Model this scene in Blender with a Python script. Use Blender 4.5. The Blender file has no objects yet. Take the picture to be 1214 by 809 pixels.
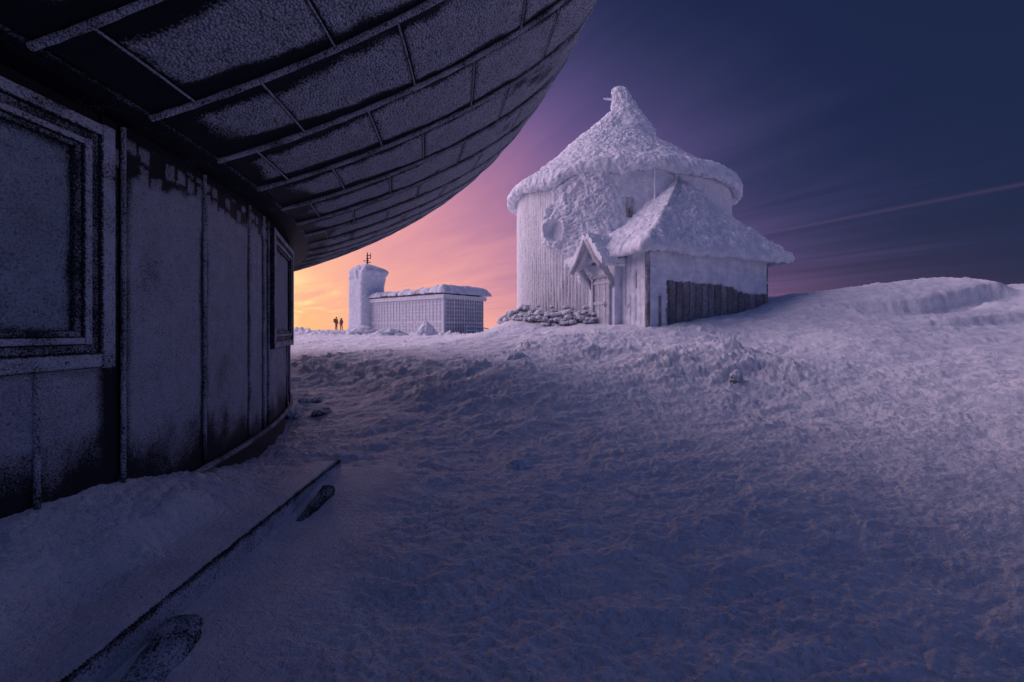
import bpy, bmesh, math, random
import numpy as np
random.seed(7); RNG = np.random.default_rng(7)
R = math.radians
sc = bpy.context.scene
COL = sc.collection

# ------------------------------------------------------------------ camera, sky, sun, exposure
# world z = 0 is the eye level of the photographer; the trodden snow is about 1.5 m below it
cam_d = bpy.data.cameras.new('camera'); cam = bpy.data.objects.new('camera', cam_d); COL.objects.link(cam)
cam_d.sensor_width = 36; cam_d.lens = 16.0; cam_d.clip_start = 0.05; cam_d.clip_end = 60000
cam_d.shift_y = -0.0103
cam.location = (0, 0, 0); cam.rotation_euler = (R(90), 0, 0)
sc.camera = cam
SUN_AZ, SUN_EL = -68.0, 23.0          # degrees, azimuth from +Y towards +X
sun_d = bpy.data.lights.new('sun', 'SUN'); sun = bpy.data.objects.new('sun', sun_d); COL.objects.link(sun)
sun_d.energy = 1.5; sun_d.angle = R(90); sun_d.color = (1.0, 0.74, 0.93)
sun.rotation_euler = (R(90 - SUN_EL), 0, R(180 - SUN_AZ)); sun.location = (-40, 20, 30)
sc.view_settings.view_transform = 'Standard'; sc.view_settings.look = 'None'
sc.view_settings.gamma = 1.0; sc.view_settings.exposure = 1.2
sc.view_settings.use_curve_mapping = False
sc.render.engine = 'CYCLES'
EXPO = 2.0 ** sc.view_settings.exposure

def lin(c):
    return tuple(((v / 255) / 12.92 if v / 255 <= 0.04045 else ((v / 255 + 0.055) / 1.055) ** 2.4) for v in c)

GLOW = -40.0                          # azimuth of the sunset behind the saucer building
def build_world():
    w = bpy.data.worlds.new('World'); sc.world = w; w.use_nodes = True
    nt = w.node_tree; N = nt.nodes; L = nt.links; N.clear()
    def mth(op, a, b=None, clamp=False):
        n = N.new('ShaderNodeMath'); n.operation = op; n.use_clamp = clamp
        for i, v in enumerate((a, b)):
            if v is None: continue
            if isinstance(v, (int, float)): n.inputs[i].default_value = v
            else: L.new(v, n.inputs[i])
        return n.outputs[0]
    tc = N.new('ShaderNodeTexCoord')
    sep0 = N.new('ShaderNodeSeparateXYZ'); L.new(tc.outputs['Generated'], sep0.inputs[0])
    rot = N.new('ShaderNodeVectorRotate'); rot.rotation_type = 'Z_AXIS'; rot.inputs['Angle'].default_value = R(GLOW)
    L.new(tc.outputs['Generated'], rot.inputs['Vector'])
    sep = N.new('ShaderNodeSeparateXYZ'); L.new(rot.outputs[0], sep.inputs[0])
    az = mth('ARCTAN2', sep.outputs[0], sep.outputs[1])          # angle from the afterglow
    z = mth('MAXIMUM', sep.outputs[2], 0.0)
    el = mth('ARCSINE', mth('MINIMUM', z, 1.0))
    el2 = mth('MULTIPLY', el, 1.62)
    d = mth('SQRT', mth('ADD', mth('MULTIPLY', az, az), mth('MULTIPLY', el2, el2)))
    # thin streaks of high cloud on a flat layer overhead
    zz = mth('MAXIMUM', sep0.outputs[2], 0.03)
    px = mth('DIVIDE', sep0.outputs[0], zz); py = mth('DIVIDE', sep0.outputs[1], zz)
    along = mth('SUBTRACT', mth('MULTIPLY', px, 0.48), mth('MULTIPLY', py, 0.877))
    across = mth('ADD', mth('MULTIPLY', px, 0.877), mth('MULTIPLY', py, 0.48))
    comb = N.new('ShaderNodeCombineXYZ'); L.new(mth('MULTIPLY', along, 0.16), comb.inputs[0]); L.new(mth('MULTIPLY', across, 0.85), comb.inputs[1])
    nz = N.new('ShaderNodeTexNoise'); nz.inputs['Scale'].default_value = 1.15; nz.inputs['Detail'].default_value = 5; nz.inputs['Roughness'].default_value = 0.55
    nz.inputs['Distortion'].default_value = 0.5
    L.new(comb.outputs[0], nz.inputs['Vector'])
    streak = mth('SUBTRACT', nz.outputs['Fac'], 0.5)
    d = mth('SUBTRACT', d, mth('MULTIPLY', streak, 0.44))
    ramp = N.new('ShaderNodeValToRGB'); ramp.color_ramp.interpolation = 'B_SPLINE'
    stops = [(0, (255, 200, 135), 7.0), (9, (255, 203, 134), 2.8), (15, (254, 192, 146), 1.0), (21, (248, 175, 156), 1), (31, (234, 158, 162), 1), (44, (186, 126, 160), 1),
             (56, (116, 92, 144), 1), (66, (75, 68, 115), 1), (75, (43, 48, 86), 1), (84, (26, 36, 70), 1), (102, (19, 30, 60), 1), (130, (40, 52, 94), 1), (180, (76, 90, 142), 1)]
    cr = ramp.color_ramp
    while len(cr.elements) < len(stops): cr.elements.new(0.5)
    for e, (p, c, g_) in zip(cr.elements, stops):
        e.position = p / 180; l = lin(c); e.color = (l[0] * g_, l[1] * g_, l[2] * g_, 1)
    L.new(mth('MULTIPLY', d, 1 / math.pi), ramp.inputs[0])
    # pink band along the horizon
    band = mth('POWER', 2.718, mth('MULTIPLY', el, -1 / R(3.4)))
    azf = mth('SUBTRACT', 1.0, mth('DIVIDE', mth('ABSOLUTE', az), R(105)), True)
    band = mth('MULTIPLY', mth('MULTIPLY', band, azf), 1.55, True); band = mth('MULTIPLY', band, mth('DIVIDE', mth('SUBTRACT', mth('ABSOLUTE', az), R(8)), R(8), True))
    mix = N.new('ShaderNodeMix'); mix.data_type = 'RGBA'
    L.new(band, mix.inputs[0]); L.new(ramp.outputs[0], mix.inputs[6])
    band_ramp = N.new('ShaderNodeValToRGB'); bs = [(0, (255, 196, 132)), (14, (255, 192, 132)), (20, (253, 182, 144)), (36, (250, 174, 158)), (68, (196, 120, 150)), (90, (92, 74, 112)), (180, (50, 48, 84))]
    while len(band_ramp.color_ramp.elements) < len(bs): band_ramp.color_ramp.elements.new(0.5)
    for e, (p, c) in zip(band_ramp.color_ramp.elements, bs):
        e.position = p / 180; l = lin(c); e.color = (l[0], l[1], l[2], 1)
    L.new(mth('MULTIPLY', mth('ABSOLUTE', az), 1 / math.pi), band_ramp.inputs[0]); L.new(band_ramp.outputs[0], mix.inputs[7])
    # one old condensation trail
    g = mth('DIVIDE', mth('SUBTRACT', across, 4.55), 0.065); g = mth('POWER', 2.718, mth('MULTIPLY', mth('MULTIPLY', g, g), -1.0))
    g = mth('MULTIPLY', g, mth('MULTIPLY', nz.outputs['Fac'], 0.8))
    g = mth('MULTIPLY', g, mth('GREATER_THAN', sep0.outputs[1], 0.05)); g = mth('MULTIPLY', g, 0.26, True)
    mix2 = N.new('ShaderNodeMix'); mix2.data_type = 'RGBA'; L.new(g, mix2.inputs[0]); L.new(mix.outputs[2], mix2.inputs[6])
    l = lin((135, 100, 140)); mix2.inputs[7].default_value = (l[0], l[1], l[2], 1)
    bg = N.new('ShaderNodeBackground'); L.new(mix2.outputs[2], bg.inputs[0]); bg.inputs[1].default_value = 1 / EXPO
    # faint physical sky for the blue of the air
    sky = N.new('ShaderNodeTexSky'); sky.sky_type = 'NISHITA'; sky.sun_disc = False
    sky.sun_elevation = R(1.0); sky.sun_rotation = R(SUN_AZ); sky.altitude = 1600
    tint = N.new('ShaderNodeMix'); tint.data_type = 'RGBA'; tint.blend_type = 'MULTIPLY'; tint.inputs[0].default_value = 1
    L.new(sky.outputs[0], tint.inputs[6]); tint.inputs[7].default_value = (0.55, 0.55, 1.0, 1)
    bg2 = N.new('ShaderNodeBackground'); L.new(tint.outputs[2], bg2.inputs[0]); bg2.inputs[1].default_value = 0.006
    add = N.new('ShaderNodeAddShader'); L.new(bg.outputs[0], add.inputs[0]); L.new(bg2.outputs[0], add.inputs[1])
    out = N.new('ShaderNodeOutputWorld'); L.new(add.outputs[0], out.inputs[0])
build_world()

# ------------------------------------------------------------------ noise
_perm = RNG.permutation(256).astype(np.int64); _perm = np.concatenate([_perm, _perm, _perm])
_grad = RNG.normal(size=(256, 3)); _grad = (_grad / np.linalg.norm(_grad, axis=1)[:, None]).astype(np.float32)
def perlin(x, y, z=0.0):
    x, y, z = np.broadcast_arrays(np.asarray(x, np.float64), np.asarray(y, np.float64), np.asarray(z, np.float64))
    xi, yi, zi = np.floor(x).astype(np.int64), np.floor(y).astype(np.int64), np.floor(z).astype(np.int64)
    xf, yf, zf = (x - xi).astype(np.float32), (y - yi).astype(np.float32), (z - zi).astype(np.float32)
    u, v, w = [t * t * t * (t * (t * 6 - 15) + 10) for t in (xf, yf, zf)]
    xi &= 255; yi &= 255; zi &= 255
    def g(i, j, k):
        h = _perm[_perm[_perm[xi + i] + yi + j] + zi + k]
        gr = _grad[h]
        return gr[..., 0] * (xf - i) + gr[..., 1] * (yf - j) + gr[..., 2] * (zf - k)
    a = g(0, 0, 0); b = g(1, 0, 0); c = g(0, 1, 0); d = g(1, 1, 0); x1 = a + u * (b - a); x2 = c + u * (d - c); y1 = x1 + v * (x2 - x1)
    a = g(0, 0, 1); b = g(1, 0, 1); c = g(0, 1, 1); d = g(1, 1, 1); x1 = a + u * (b - a); x2 = c + u * (d - c); y2 = x1 + v * (x2 - x1)
    return (y1 + w * (y2 - y1)) * 1.5
def fbm(x, y, z=0.0, o=4, lac=2.03, gain=0.5):
    s = 0; a = 1; t = 0
    for i in range(o):
        s = s + a * perlin(x * lac ** i + 17.3 * i, y * lac ** i + 5.1 * i, z * lac ** i + 9.7 * i); t += a; a *= gain
    return s / t
def billow(x, y, z=0.0, o=3):
    s = 0; a = 1; t = 0
    for i in range(o):
        s = s + a * np.abs(perlin(x * 2 ** i + 31 * i, y * 2 ** i, z * 2 ** i + 7 * i)); t += a; a *= 0.5
    return s / t
def sstep(a, b, x):
    t = np.clip((x - a) / (b - a), 0, 1); return t * t * (3 - 2 * t)

# ------------------------------------------------------------------ mesh helpers
def base_of(o):
    while o is not None and o.parent is not None: o = o.parent
    return np.array(o.location[:]) if o is not None else np.zeros(3)
def mesh(name, V, F, mat, parent=None, attrs=None, smooth=True, kind=None):
    V = np.asarray(V, np.float64).reshape(-1, 3); F = np.asarray(F, np.int32)
    V = V - base_of(parent)
    me = bpy.data.meshes.new(name); k = F.shape[1]; n = len(F)
    me.vertices.add(len(V)); me.vertices.foreach_set('co', V.astype(np.float32).ravel())
    me.loops.add(n * k); me.loops.foreach_set('vertex_index', F.ravel())
    me.polygons.add(n); me.polygons.foreach_set('loop_start', np.arange(0, n * k, k, dtype=np.int32))
    me.polygons.foreach_set('use_smooth', np.full(n, smooth, bool))
    me.update(calc_edges=True); me.validate()
    for an, av in (attrs or {}).items():
        at = me.attributes.new(an, 'FLOAT', 'POINT'); at.data.foreach_set('value', np.asarray(av, np.float32).ravel())
    o = bpy.data.objects.new(name, me); COL.objects.link(o)
    if mat: me.materials.append(mat)
    o.parent = parent
    if kind: o['kind'] = kind
    return o
def gridF(nu, nv, closed_u=False):
    mu = nu if closed_u else nu - 1
    i, j = np.meshgrid(np.arange(mu), np.arange(nv - 1), indexing='ij')
    a = i * nv + j; b = ((i + 1) % nu) * nv + j
    return np.stack([a, b, b + 1, a + 1], -1).reshape(-1, 4)
def grid_normals(P, closed_u=False):
    if closed_u:
        du = np.roll(P, -1, 0) - np.roll(P, 1, 0)
    else: du = np.gradient(P, axis=0)
    dv = np.gradient(P, axis=1); n = np.cross(du, dv)
    return n / (np.linalg.norm(n, axis=-1, keepdims=True) + 1e-9)
class MB:
    def __init__(s): s.v = []; s.f = []; s.n = 0
    def add(s, V, F):
        s.v.append(np.asarray(V, float).reshape(-1, 3)); s.f.append(np.asarray(F) + s.n); s.n += len(s.v[-1]); return s
    def box(s, o, e1, e2, e3, a, b, c):
        o, e1, e2, e3 = [np.asarray(q, float) for q in (o, e1, e2, e3)]
        V = [o + e1 * x + e2 * y + e3 * z for z in c for y in b for x in a]
        return s.add(V, [(0, 2, 3, 1), (4, 5, 7, 6), (0, 1, 5, 4), (2, 6, 7, 3), (0, 4, 6, 2), (1, 3, 7, 5)])
    def tube(s, pts, r, n=8, caps=True):
        pts = np.asarray(pts, float); r = np.broadcast_to(np.asarray(r, float), (len(pts),))
        t = np.gradient(pts, axis=0); t /= np.linalg.norm(t, axis=1)[:, None]
        ref = np.array([0, 0, 1.0]) if abs(t[0, 2]) < 0.9 else np.array([1.0, 0, 0])
        a = np.cross(t, ref); a /= np.linalg.norm(a, axis=1)[:, None]; b = np.cross(t, a)
        th = np.linspace(0, 2 * np.pi, n, endpoint=False)
        V = pts[None] + r[None, :, None] * (np.cos(th)[:, None, None] * a[None] + np.sin(th)[:, None, None] * b[None])
        s.add(V, gridF(n, len(pts), True)[:, ::-1])
        if caps:
            for k in (0, -1):
                c = len(pts) - 1 if k else 0
                ring = V[:, c]; ctr = pts[c]
                s.add(np.concatenate([ring, ctr[None]]), [(i, (i + 1) % n, n, n) if k else ((i + 1) % n, i, n, n) for i in range(n)])
        return s
    def build(s, name, mat, parent=None, smooth=False, kind=None, attrs=None):
        V = np.concatenate(s.v); F = np.concatenate(s.f)
        tri = F[:, 2] == F[:, 3]
        if tri.any():     # pad triangles are kept as separate fans through a bmesh-free path
            me = bpy.data.meshes.new(name); V2 = V - base_of(parent)
            me.from_pydata(V2.tolist(), [], [tuple(f[:3]) if t else tuple(f) for f, t in zip(F.tolist(), tri)])
            me.polygons.foreach_set('use_smooth', np.full(len(F), smooth, bool))
            for an, av in (attrs or {}).items():
                at = me.attributes.new(an, 'FLOAT', 'POINT'); at.data.foreach_set('value', np.asarray(av, np.float32).ravel())
            o = bpy.data.objects.new(name, me); COL.objects.link(o); me.materials.append(mat); o.parent = parent
            if kind: o['kind'] = kind
            return o
        return mesh(name, V, F, mat, parent, attrs, smooth, kind)
def thing(name, label, cat, loc, group=None):
    o = bpy.data.objects.new(name, None); COL.objects.link(o); o.location = loc; o.empty_display_size = 0.3
    return tag(o, label, cat, group)
def tag(o, label, cat, group=None):
    o['label'] = label; o['category'] = cat
    if group: o['group'] = group
    return o
Z3 = np.array([0, 0, 1.0])

# ------------------------------------------------------------------ materials
def new_mat(name):
    m = bpy.data.materials.new(name); m.use_nodes = True
    nt = m.node_tree; return m, nt, nt.nodes, nt.links, nt.nodes['Principled BSDF']
def noise_node(nt, scale, detail=4, rough=0.55, coord='Object', stretch=None):
    N, L = nt.nodes, nt.links
    tc = N.new('ShaderNodeTexCoord'); n = N.new('ShaderNodeTexNoise')
    n.inputs['Scale'].default_value = scale; n.inputs['Detail'].default_value = detail; n.inputs['Roughness'].default_value = rough
    if stretch:
        mp = N.new('ShaderNodeMapping'); mp.inputs['Scale'].default_value = stretch
        L.new(tc.outputs[coord], mp.inputs[0]); L.new(mp.outputs[0], n.inputs['Vector'])
    else: L.new(tc.outputs[coord], n.inputs['Vector'])
    return n.outputs['Fac']
def bump_chain(nt, bsdf, items):
    N, L = nt.nodes, nt.links; prev = None
    for fac, strength, dist in items:
        b = N.new('ShaderNodeBump'); b.inputs['Strength'].default_value = strength; b.inputs['Distance'].default_value = dist
        L.new(fac, b.inputs['Height'])
        if prev: L.new(prev, b.inputs['Normal'])
        prev = b.outputs[0]
    L.new(prev, bsdf.inputs['Normal'])
def mixcol(nt, fac, a, b):
    m = nt.nodes.new('ShaderNodeMix'); m.data_type = 'RGBA'
    for i, v in ((6, a), (7, b)):
        if isinstance(v, tuple): m.inputs[i].default_value = (*v, 1)
        else: nt.links.new(v, m.inputs[i])
    nt.links.new(fac, m.inputs[0]); return m.outputs[2]
def math_node(nt, op, a, b=None, clamp=False):
    n = nt.nodes.new('ShaderNodeMath'); n.operation = op; n.use_clamp = clamp
    for i, v in enumerate((a, b)):
        if v is None: continue
        if isinstance(v, (int, float)): n.inputs[i].default_value = v
        else: nt.links.new(v, n.inputs[i])
    return n.outputs[0]
def maprange(nt, v, a, b, c=0.0, d=1.0):
    n = nt.nodes.new('ShaderNodeMapRange'); n.interpolation_type = 'SMOOTHSTEP'
    nt.links.new(v, n.inputs[0])
    for i, q in enumerate((a, b, c, d)): n.inputs[i + 1].default_value = q
    return n.outputs[0]
def snow_mat(name, c1=(0.70, 0.75, 0.85), c2=(0.86, 0.89, 0.95), scales=((6, .5, .06), (28, .5, .015), (110, .35, .004)), stretch=None):
    m, nt, N, L, b = new_mat(name)
    n = noise_node(nt, 3.0, 5)
    L.new(mixcol(nt, maprange(nt, n, 0.35, 0.65), c1, c2), b.inputs['Base Color'])
    b.inputs['Roughness'].default_value = 0.62; b.inputs['Specular IOR Level'].default_value = 0.25
    bump_chain(nt, b, [(noise_node(nt, s, 4, 0.6, 'Object', stretch), st, ds) for s, st, ds in scales])
    return m
def frosted_mat(name, bare, frost=(0.66, 0.69, 0.78), gran=55.0, breakup=0.55, rough=0.45, metallic=0.0, dist=0.012, lo=0.18, hi=0.95):
    """a bare surface with grains of rime on it where the mesh attribute 'frost' says so"""
    m, nt, N, L, b = new_mat(name)
    at = N.new('ShaderNodeAttribute'); at.attribute_name = 'frost'
    vor = N.new('ShaderNodeTexVoronoi'); vor.inputs['Scale'].default_value = gran; tcv = N.new('ShaderNodeTexCoord'); L.new(tcv.outputs['Object'], vor.inputs['Vector'])
    n1 = math_node(nt, 'SUBTRACT', 0.98, vor.outputs['Distance']); n2 = noise_node(nt, 7.0, 4, 0.6); n3 = noise_node(nt, gran * 0.36, 3, 0.6)
    g = math_node(nt, 'ADD', math_node(nt, 'MULTIPLY', math_node(nt, 'SUBTRACT', n1, 0.5), 2.0), math_node(nt, 'MULTIPLY', math_node(nt, 'SUBTRACT', n3, 0.5), 1.2))
    k = math_node(nt, 'ADD', at.outputs['Fac'], math_node(nt, 'MULTIPLY', g, breakup))
    k = math_node(nt, 'ADD', k, math_node(nt, 'MULTIPLY', math_node(nt, 'SUBTRACT', n2, 0.5), breakup * 0.7))
    k = maprange(nt, k, lo, hi)
    fc = mixcol(nt, n2, tuple(v * 0.82 for v in frost), tuple(min(1, v * 1.15) for v in frost))
    bc = mixcol(nt, n2, tuple(v * 0.7 for v in bare), tuple(v * 1.3 for v in bare))
    L.new(mixcol(nt, k, bc, fc), b.inputs['Base Color'])
    L.new(maprange(nt, k, 0, 1, rough, 0.75), b.inputs['Roughness'])
    b.inputs['Specular IOR Level'].default_value = 0.12
    if metallic: L.new(maprange(nt, k, 0, 1, metallic, 0.0), b.inputs['Metallic'])
    h = math_node(nt, 'MULTIPLY', k, math_node(nt, 'ADD', math_node(nt, 'MULTIPLY', g, 0.5), 1.0))
    bump_chain(nt, b, [(h, 1.0, dist)])
    return m
def plain_mat(name, c, rough=0.6, var=0.25, scale=8.0, stretch=None, bump=0.3, metallic=0.0):
    m, nt, N, L, b = new_mat(name)
    n = noise_node(nt, scale, 5, 0.6, 'Object', stretch)
    L.new(mixcol(nt, n, tuple(v * (1 - var) for v in c), tuple(min(1, v * (1 + var)) for v in c)), b.inputs['Base Color'])
    b.inputs['Roughness'].default_value = rough; b.inputs['Metallic'].default_value = metallic
    bump_chain(nt, b, [(n, bump, 0.01)])
    return m
M = {}
M['snow'] = snow_mat('snow_ground', scales=((6, .6, .07), (30, 1.0, .030), (85, 1.0, .010)))
M['rime'] = snow_mat('rime', (0.64, 0.70, 0.82), (0.83, 0.86, 0.93), ((7, .6, .06), (22, .7, .03), (80, .5, .006)))
M['rime_wall'] = snow_mat('rime_on_wall', (0.62, 0.67, 0.79), (0.82, 0.85, 0.92), ((5, .4, .03), (30, .6, .012), (90, .5, .004)), (1, 1, .45))
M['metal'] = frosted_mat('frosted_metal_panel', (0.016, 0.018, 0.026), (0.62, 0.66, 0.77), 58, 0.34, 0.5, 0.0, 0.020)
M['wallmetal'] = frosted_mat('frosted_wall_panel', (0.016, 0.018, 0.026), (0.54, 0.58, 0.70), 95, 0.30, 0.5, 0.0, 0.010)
M['frame'] = frosted_mat('frosted_window_frame', (0.022, 0.024, 0.033), (0.56, 0.60, 0.71), 80, 0.36, 0.5, 0.0, 0.012, 0.32, 0.9)
M['glassfrost'] = frosted_mat('frost_covered_glass', (0.03, 0.04, 0.055), (0.42, 0.49, 0.60), 75, 0.36, 0.2, 0.0, 0.014)
M['dark'] = plain_mat('dark_metal', (0.012, 0.013, 0.018), 0.6, 0.4)
M['board'] = frosted_mat('weathered_board', (0.13, 0.125, 0.135), (0.62, 0.65, 0.74), 60, 0.5, 0.8, 0.0, 0.004)
M['stone'] = frosted_mat('frosted_stone', (0.045, 0.045, 0.052), (0.74, 0.77, 0.84), 26, 0.7, 0.8, 0.0, 0.02)
M['timber'] = frosted_mat('frosted_timber', (0.024, 0.022, 0.026), (0.50, 0.54, 0.65), 90, 0.5, 0.8, 0.0, 0.008)
M['glass'] = plain_mat('dull_glass', (0.035, 0.04, 0.055), 0.18, 0.3, 3.0, None, 0.1)
M['slat'] = snow_mat('frosted_slat', (0.66, 0.67, 0.73), (0.82, 0.83, 0.88), ((20, .4, .01),))

# ------------------------------------------------------------------ terrain
F0, HZ = 540.0, 392.0
def w3(px, py, Y): return ((px - 607) / F0 * Y, Y, (HZ - py) / F0 * Y)
_ctl = [w3(*q) for q in [(607, 809, 1.94), (200, 809, 1.9), (1000, 809, 1.94), (1214, 809, 1.95), (607, 650, 3.1), (900, 650, 3.1), (1200, 650, 3.05),
    (607, 560, 4.7), (900, 540, 5.0), (1214, 540, 4.8), (0, 616, 2.35), (160, 570, 3.2), (215, 562, 3.8), (300, 546, 5.3), (343, 507, 7.5), (100, 700, 2.3),
    (250, 640, 2.95), (330, 626, 3.25), (450, 500, 7.2), (420, 470, 9.7), (360, 464, 10.4), (550, 500, 7), (650, 500, 6.8),
    (350, 421, 15.5), (420, 423, 13.5), (500, 436, 11), (560, 455, 8.8), (620, 448, 8.8), (350, 470, 9.4), (450, 472, 9.0), (520, 490, 7.8),
    (500, 415, 15), (450, 402, 25), (560, 400, 20), (600, 420, 13), (400, 398, 35), (350, 394, 38), (480, 396, 40), (550, 398, 38),
    (605, 380, 19.5), (580, 393, 21), (640, 392, 17.2), (700, 391, 15.5), (768, 390, 14.7), (840, 383, 15.2), (905, 367, 16.8), (950, 354, 17), (1000, 353, 17.5),
    (1080, 347, 18), (1190, 338, 18), (1214, 338, 18.5), (700, 430, 11), (650, 402, 14), (800, 410, 12), (850, 408, 10.5), (880, 457, 8.7), (900, 420, 11.5),
    (950, 380, 14.5), (1000, 400, 11.5), (1080, 376, 14.5), (1214, 380, 13.5), (1000, 440, 9), (1150, 450, 8), (1100, 420, 10), (1214, 430, 8.8)]]
_ctl += [(5, 30, -.1), (14, 27, .6), (22, 24, 1.6), (26, 16, 1.9), (20, 10, 1.0), (12, 4, -.8), (10, -6, -1.2), (0, -8, -1.5), (-10, -10, -1.5), (0, 60, -.1),
         (-26, 67, .08), (-40, 60, -.3), (30, 50, -1), (-20, 30, -.4), (-25, 15, -1), (-15, 2, -1.5), (-8, 50, -.45), (30, 30, .6), (-33, 67, .0), (-20, 67, .0)]
_C = np.array(_ctl); _n = len(_C)
def _U(r2): return 0.5 * r2 * np.log(r2 + 1e-6)
_A = np.zeros((_n + 3, _n + 3)); _A[:_n, :_n] = _U(((_C[:, None, :2] - _C[None, :, :2]) ** 2).sum(-1)) + np.eye(_n) * 0.02
_A[:_n, _n] = 1; _A[:_n, _n + 1:] = _C[:, :2]; _A[_n:, :_n] = _A[:_n, _n:].T
_W = np.linalg.solve(_A, np.concatenate([_C[:, 2], np.zeros(3)]))
BEAM0 = np.array([-1.765, 1.2]); BEAM1 = np.array([-1.857, 4.78])
def ground_base(x, y):
    x = np.asarray(x, float); y = np.asarray(y, float); r = np.hypot(x, y)
    k = np.minimum(1, 75 / np.maximum(r, 1e-6)); xc = x * k; yc = y * k
    z = _W[_n] + _W[_n + 1] * xc + _W[_n + 2] * yc
    for i in range(_n): z = z + _W[i] * _U((xc - _C[i, 0]) ** 2 + (yc - _C[i, 1]) ** 2)
    z = np.clip(z, -2.2, 2.4)
    back = sstep(-2, -12, y); z = z * (1 - back) + -1.5 * back
    drop = np.maximum(0, r - 74); fall = -70 * (1 - np.exp(-drop / 350)) 
    return z * (1 - sstep(74, 160, r)) + fall
def blob(x, y, lst):
    s = 0
    for (cx, cy, rx, ry, a, ang) in lst:
        c, si = math.cos(ang), math.sin(ang); dx, dy = x - cx, y - cy
        s = s + a * np.exp(-((dx * c + dy * si) / rx) ** 2 - ((-dx * si + dy * c) / ry) ** 2)
    return s
def ground(x, y):
    x = np.asarray(x, float); y = np.asarray(y, float)
    z = ground_base(x, y)
    r = np.hypot(x, y)
    near = 1 - sstep(60, 120, r)
    # broken wind crust: where the lumps are
    chunk = blob(x, y, [(-6.0, 13, 2.6, 1.3, .55, -.2), (-3.6, 11.4, 2.2, 1.1, .65, -.5), (-1.6, 9.6, 1.8, 1.1, .6, -.6), (-.2, 8.4, 1.5, 1.0, .42, -.3), (1.4, 11.5, 1.6, .9, .5, .1),
                         (4.1, 9.5, 1.6, 1.1, 1.1, .25), (4.7, 8.4, .8, .6, .5, 0), (2.6, 9.0, 1.6, 1.0, .3, 0), (2.3, 14.0, 1.5, .8, .45, 0), (6.3, 8.0, 2, 1.2, .3, 0),
                         (8.3, 15.2, 2.5, 1.2, .35, .3), (2.0, 4.5, 2.5, 1.2, .16, .3), (4.0, 6.2, 2.5, 1.3, .2, 0), (-.3, 6.0, 1.5, 1.2, .16, 0), (-.9, 7.3, 1.2, .8, .40, -.6), (.4, 6.3, 1.2, .8, .34, -.5), (1.7, 7.6, 1.4, .8, .34, -.2), (1.0, 10.0, 1.5, .8, .40, -.1), (.9, 13.2, 1.4, .8, .55, 0), (3.3, 12.4, 1.6, .9, .45, .2), (6.2, 11.4, 2.0, 1.0, .35, .2), (3.2, 7.3, 1.2, .8, .35, .1), (6.8, 5.4, 1.8, 1.0, .22, .1), (-12, 36, 9, 2.2, 1.0, 0), (-4, 34, 5, 2, .9, 0), (-20, 40, 8, 3, .9, 0)])
    wx = x + .25 * perlin(x * 1.3, y * 1.3, 3.3); wy = y + .25 * perlin(x * 1.3, y * 1.3, 8.1)
    patch = sstep(-.05, .40, fbm(x * .8, y * .8, 1.5, 4)); mask = np.clip(chunk * (.6 + .6 * patch) + (.05 + .28 * patch * sstep(.0, .3, fbm(x * .35, y * .35, 7.5, 3) + .12)) * (r < 60), 0.015, 1.1)
    lumps = billow(wx * 1.15, wy * 1.15, .3, 3) * .26 + billow(wx * 3.2, wy * 3.2, 4.4, 3) * .17 + billow(wx * 8.0, wy * 8.0, 2.2, 3) * .12 + .05 * np.abs(perlin(wx * 21, wy * 21, 6))
    z = z + mask * (lumps - .09) * near * np.clip(r / 7, .35, 3.0)
    # drifted base: long low waves across the wind and fine ripples
    c, s = math.cos(.35), math.sin(.35); u = x * c + y * s; v = -x * s + y * c
    z = z + near * (.055 * fbm(u * .5, v * .9, 6.2, 4) + .050 * np.clip(r / 5, .5, 1.6) * fbm(u * 1.1, v * 1.7, 3.1, 3) + .028 * fbm(u * 2.2, v * 3.6, 2.2, 3) + .042 * (billow(u * 4.2, v * 5.6, 4, 4) - .2) + .010 * perlin(u * 17, v * 24, 4) + .014 * np.abs(perlin(x * 9, y * 11, 2)) + .006 * perlin(x * 38, y * 42, 7))
    # scoured drift on the right-hand crest with an undercut lip
    jag = .22 * fbm(x * .9, 3, 5, 3) + .05 * fbm(x * 5, 3, 2, 2)
    amt = sstep(10.2, 14.5, x) * (1 - sstep(17.2, 18.2, x))
    ys = 15.5 + .05 * (x - 13) + jag - .35 * np.sin((x - 12) * .9)
    lip = amt * sstep(0, .16, y - ys) * (1 - sstep(2.0, 5.5, y - ys))
    z = z + lip * (.46 + .05 * billow(x * 2.6, y * 4.0, 7.7, 2)) - amt * .20 * np.exp(-((y - ys + .35) / .45) ** 2)
    amt2 = sstep(11.2, 13.5, x) * (1 - sstep(21, 24, x)); ys2 = 13.2 + .10 * (x - 14) - .2 * fbm(x * 1.1, 9, 9, 3)
    z = z + amt2 * .26 * sstep(0, .14, y - ys2) * (1 - sstep(.4, 2.2, y - ys2))
    amt3 = np.exp(-((x - 15.8) / .28) ** 2 - ((y - 15.1) / .3) ** 2); z = z + .24 * amt3 * (1 + .6 * fbm(x * 3, y * 3, 3, 2))
    # the platform edge: snow level steps down on its outer side
    t = np.clip((y - BEAM0[1]) / (BEAM1[1] - BEAM0[1]), 0, 1); bx = BEAM0[0] + t * (BEAM1[0] - BEAM0[0])
    on = (1 - sstep(4.66, 4.95, y)) * sstep(-1, 0.5, y)
    dx = x - bx
    lev = np.where(dx < .05, -1.338, -1.485 + .04 * fbm(y * 1.2, 4, 4, 2) + .07 * sstep(3.4, 4.7, y)) + .010 * fbm(x * 4, y * 4, 2, 3)
    wgt = on * np.where(dx < .05, 1 - sstep(.10, .55, -dx), (1 - sstep(.30, 1.2, dx)))
    z = z * (1 - wgt) + lev * wgt
    return z
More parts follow.
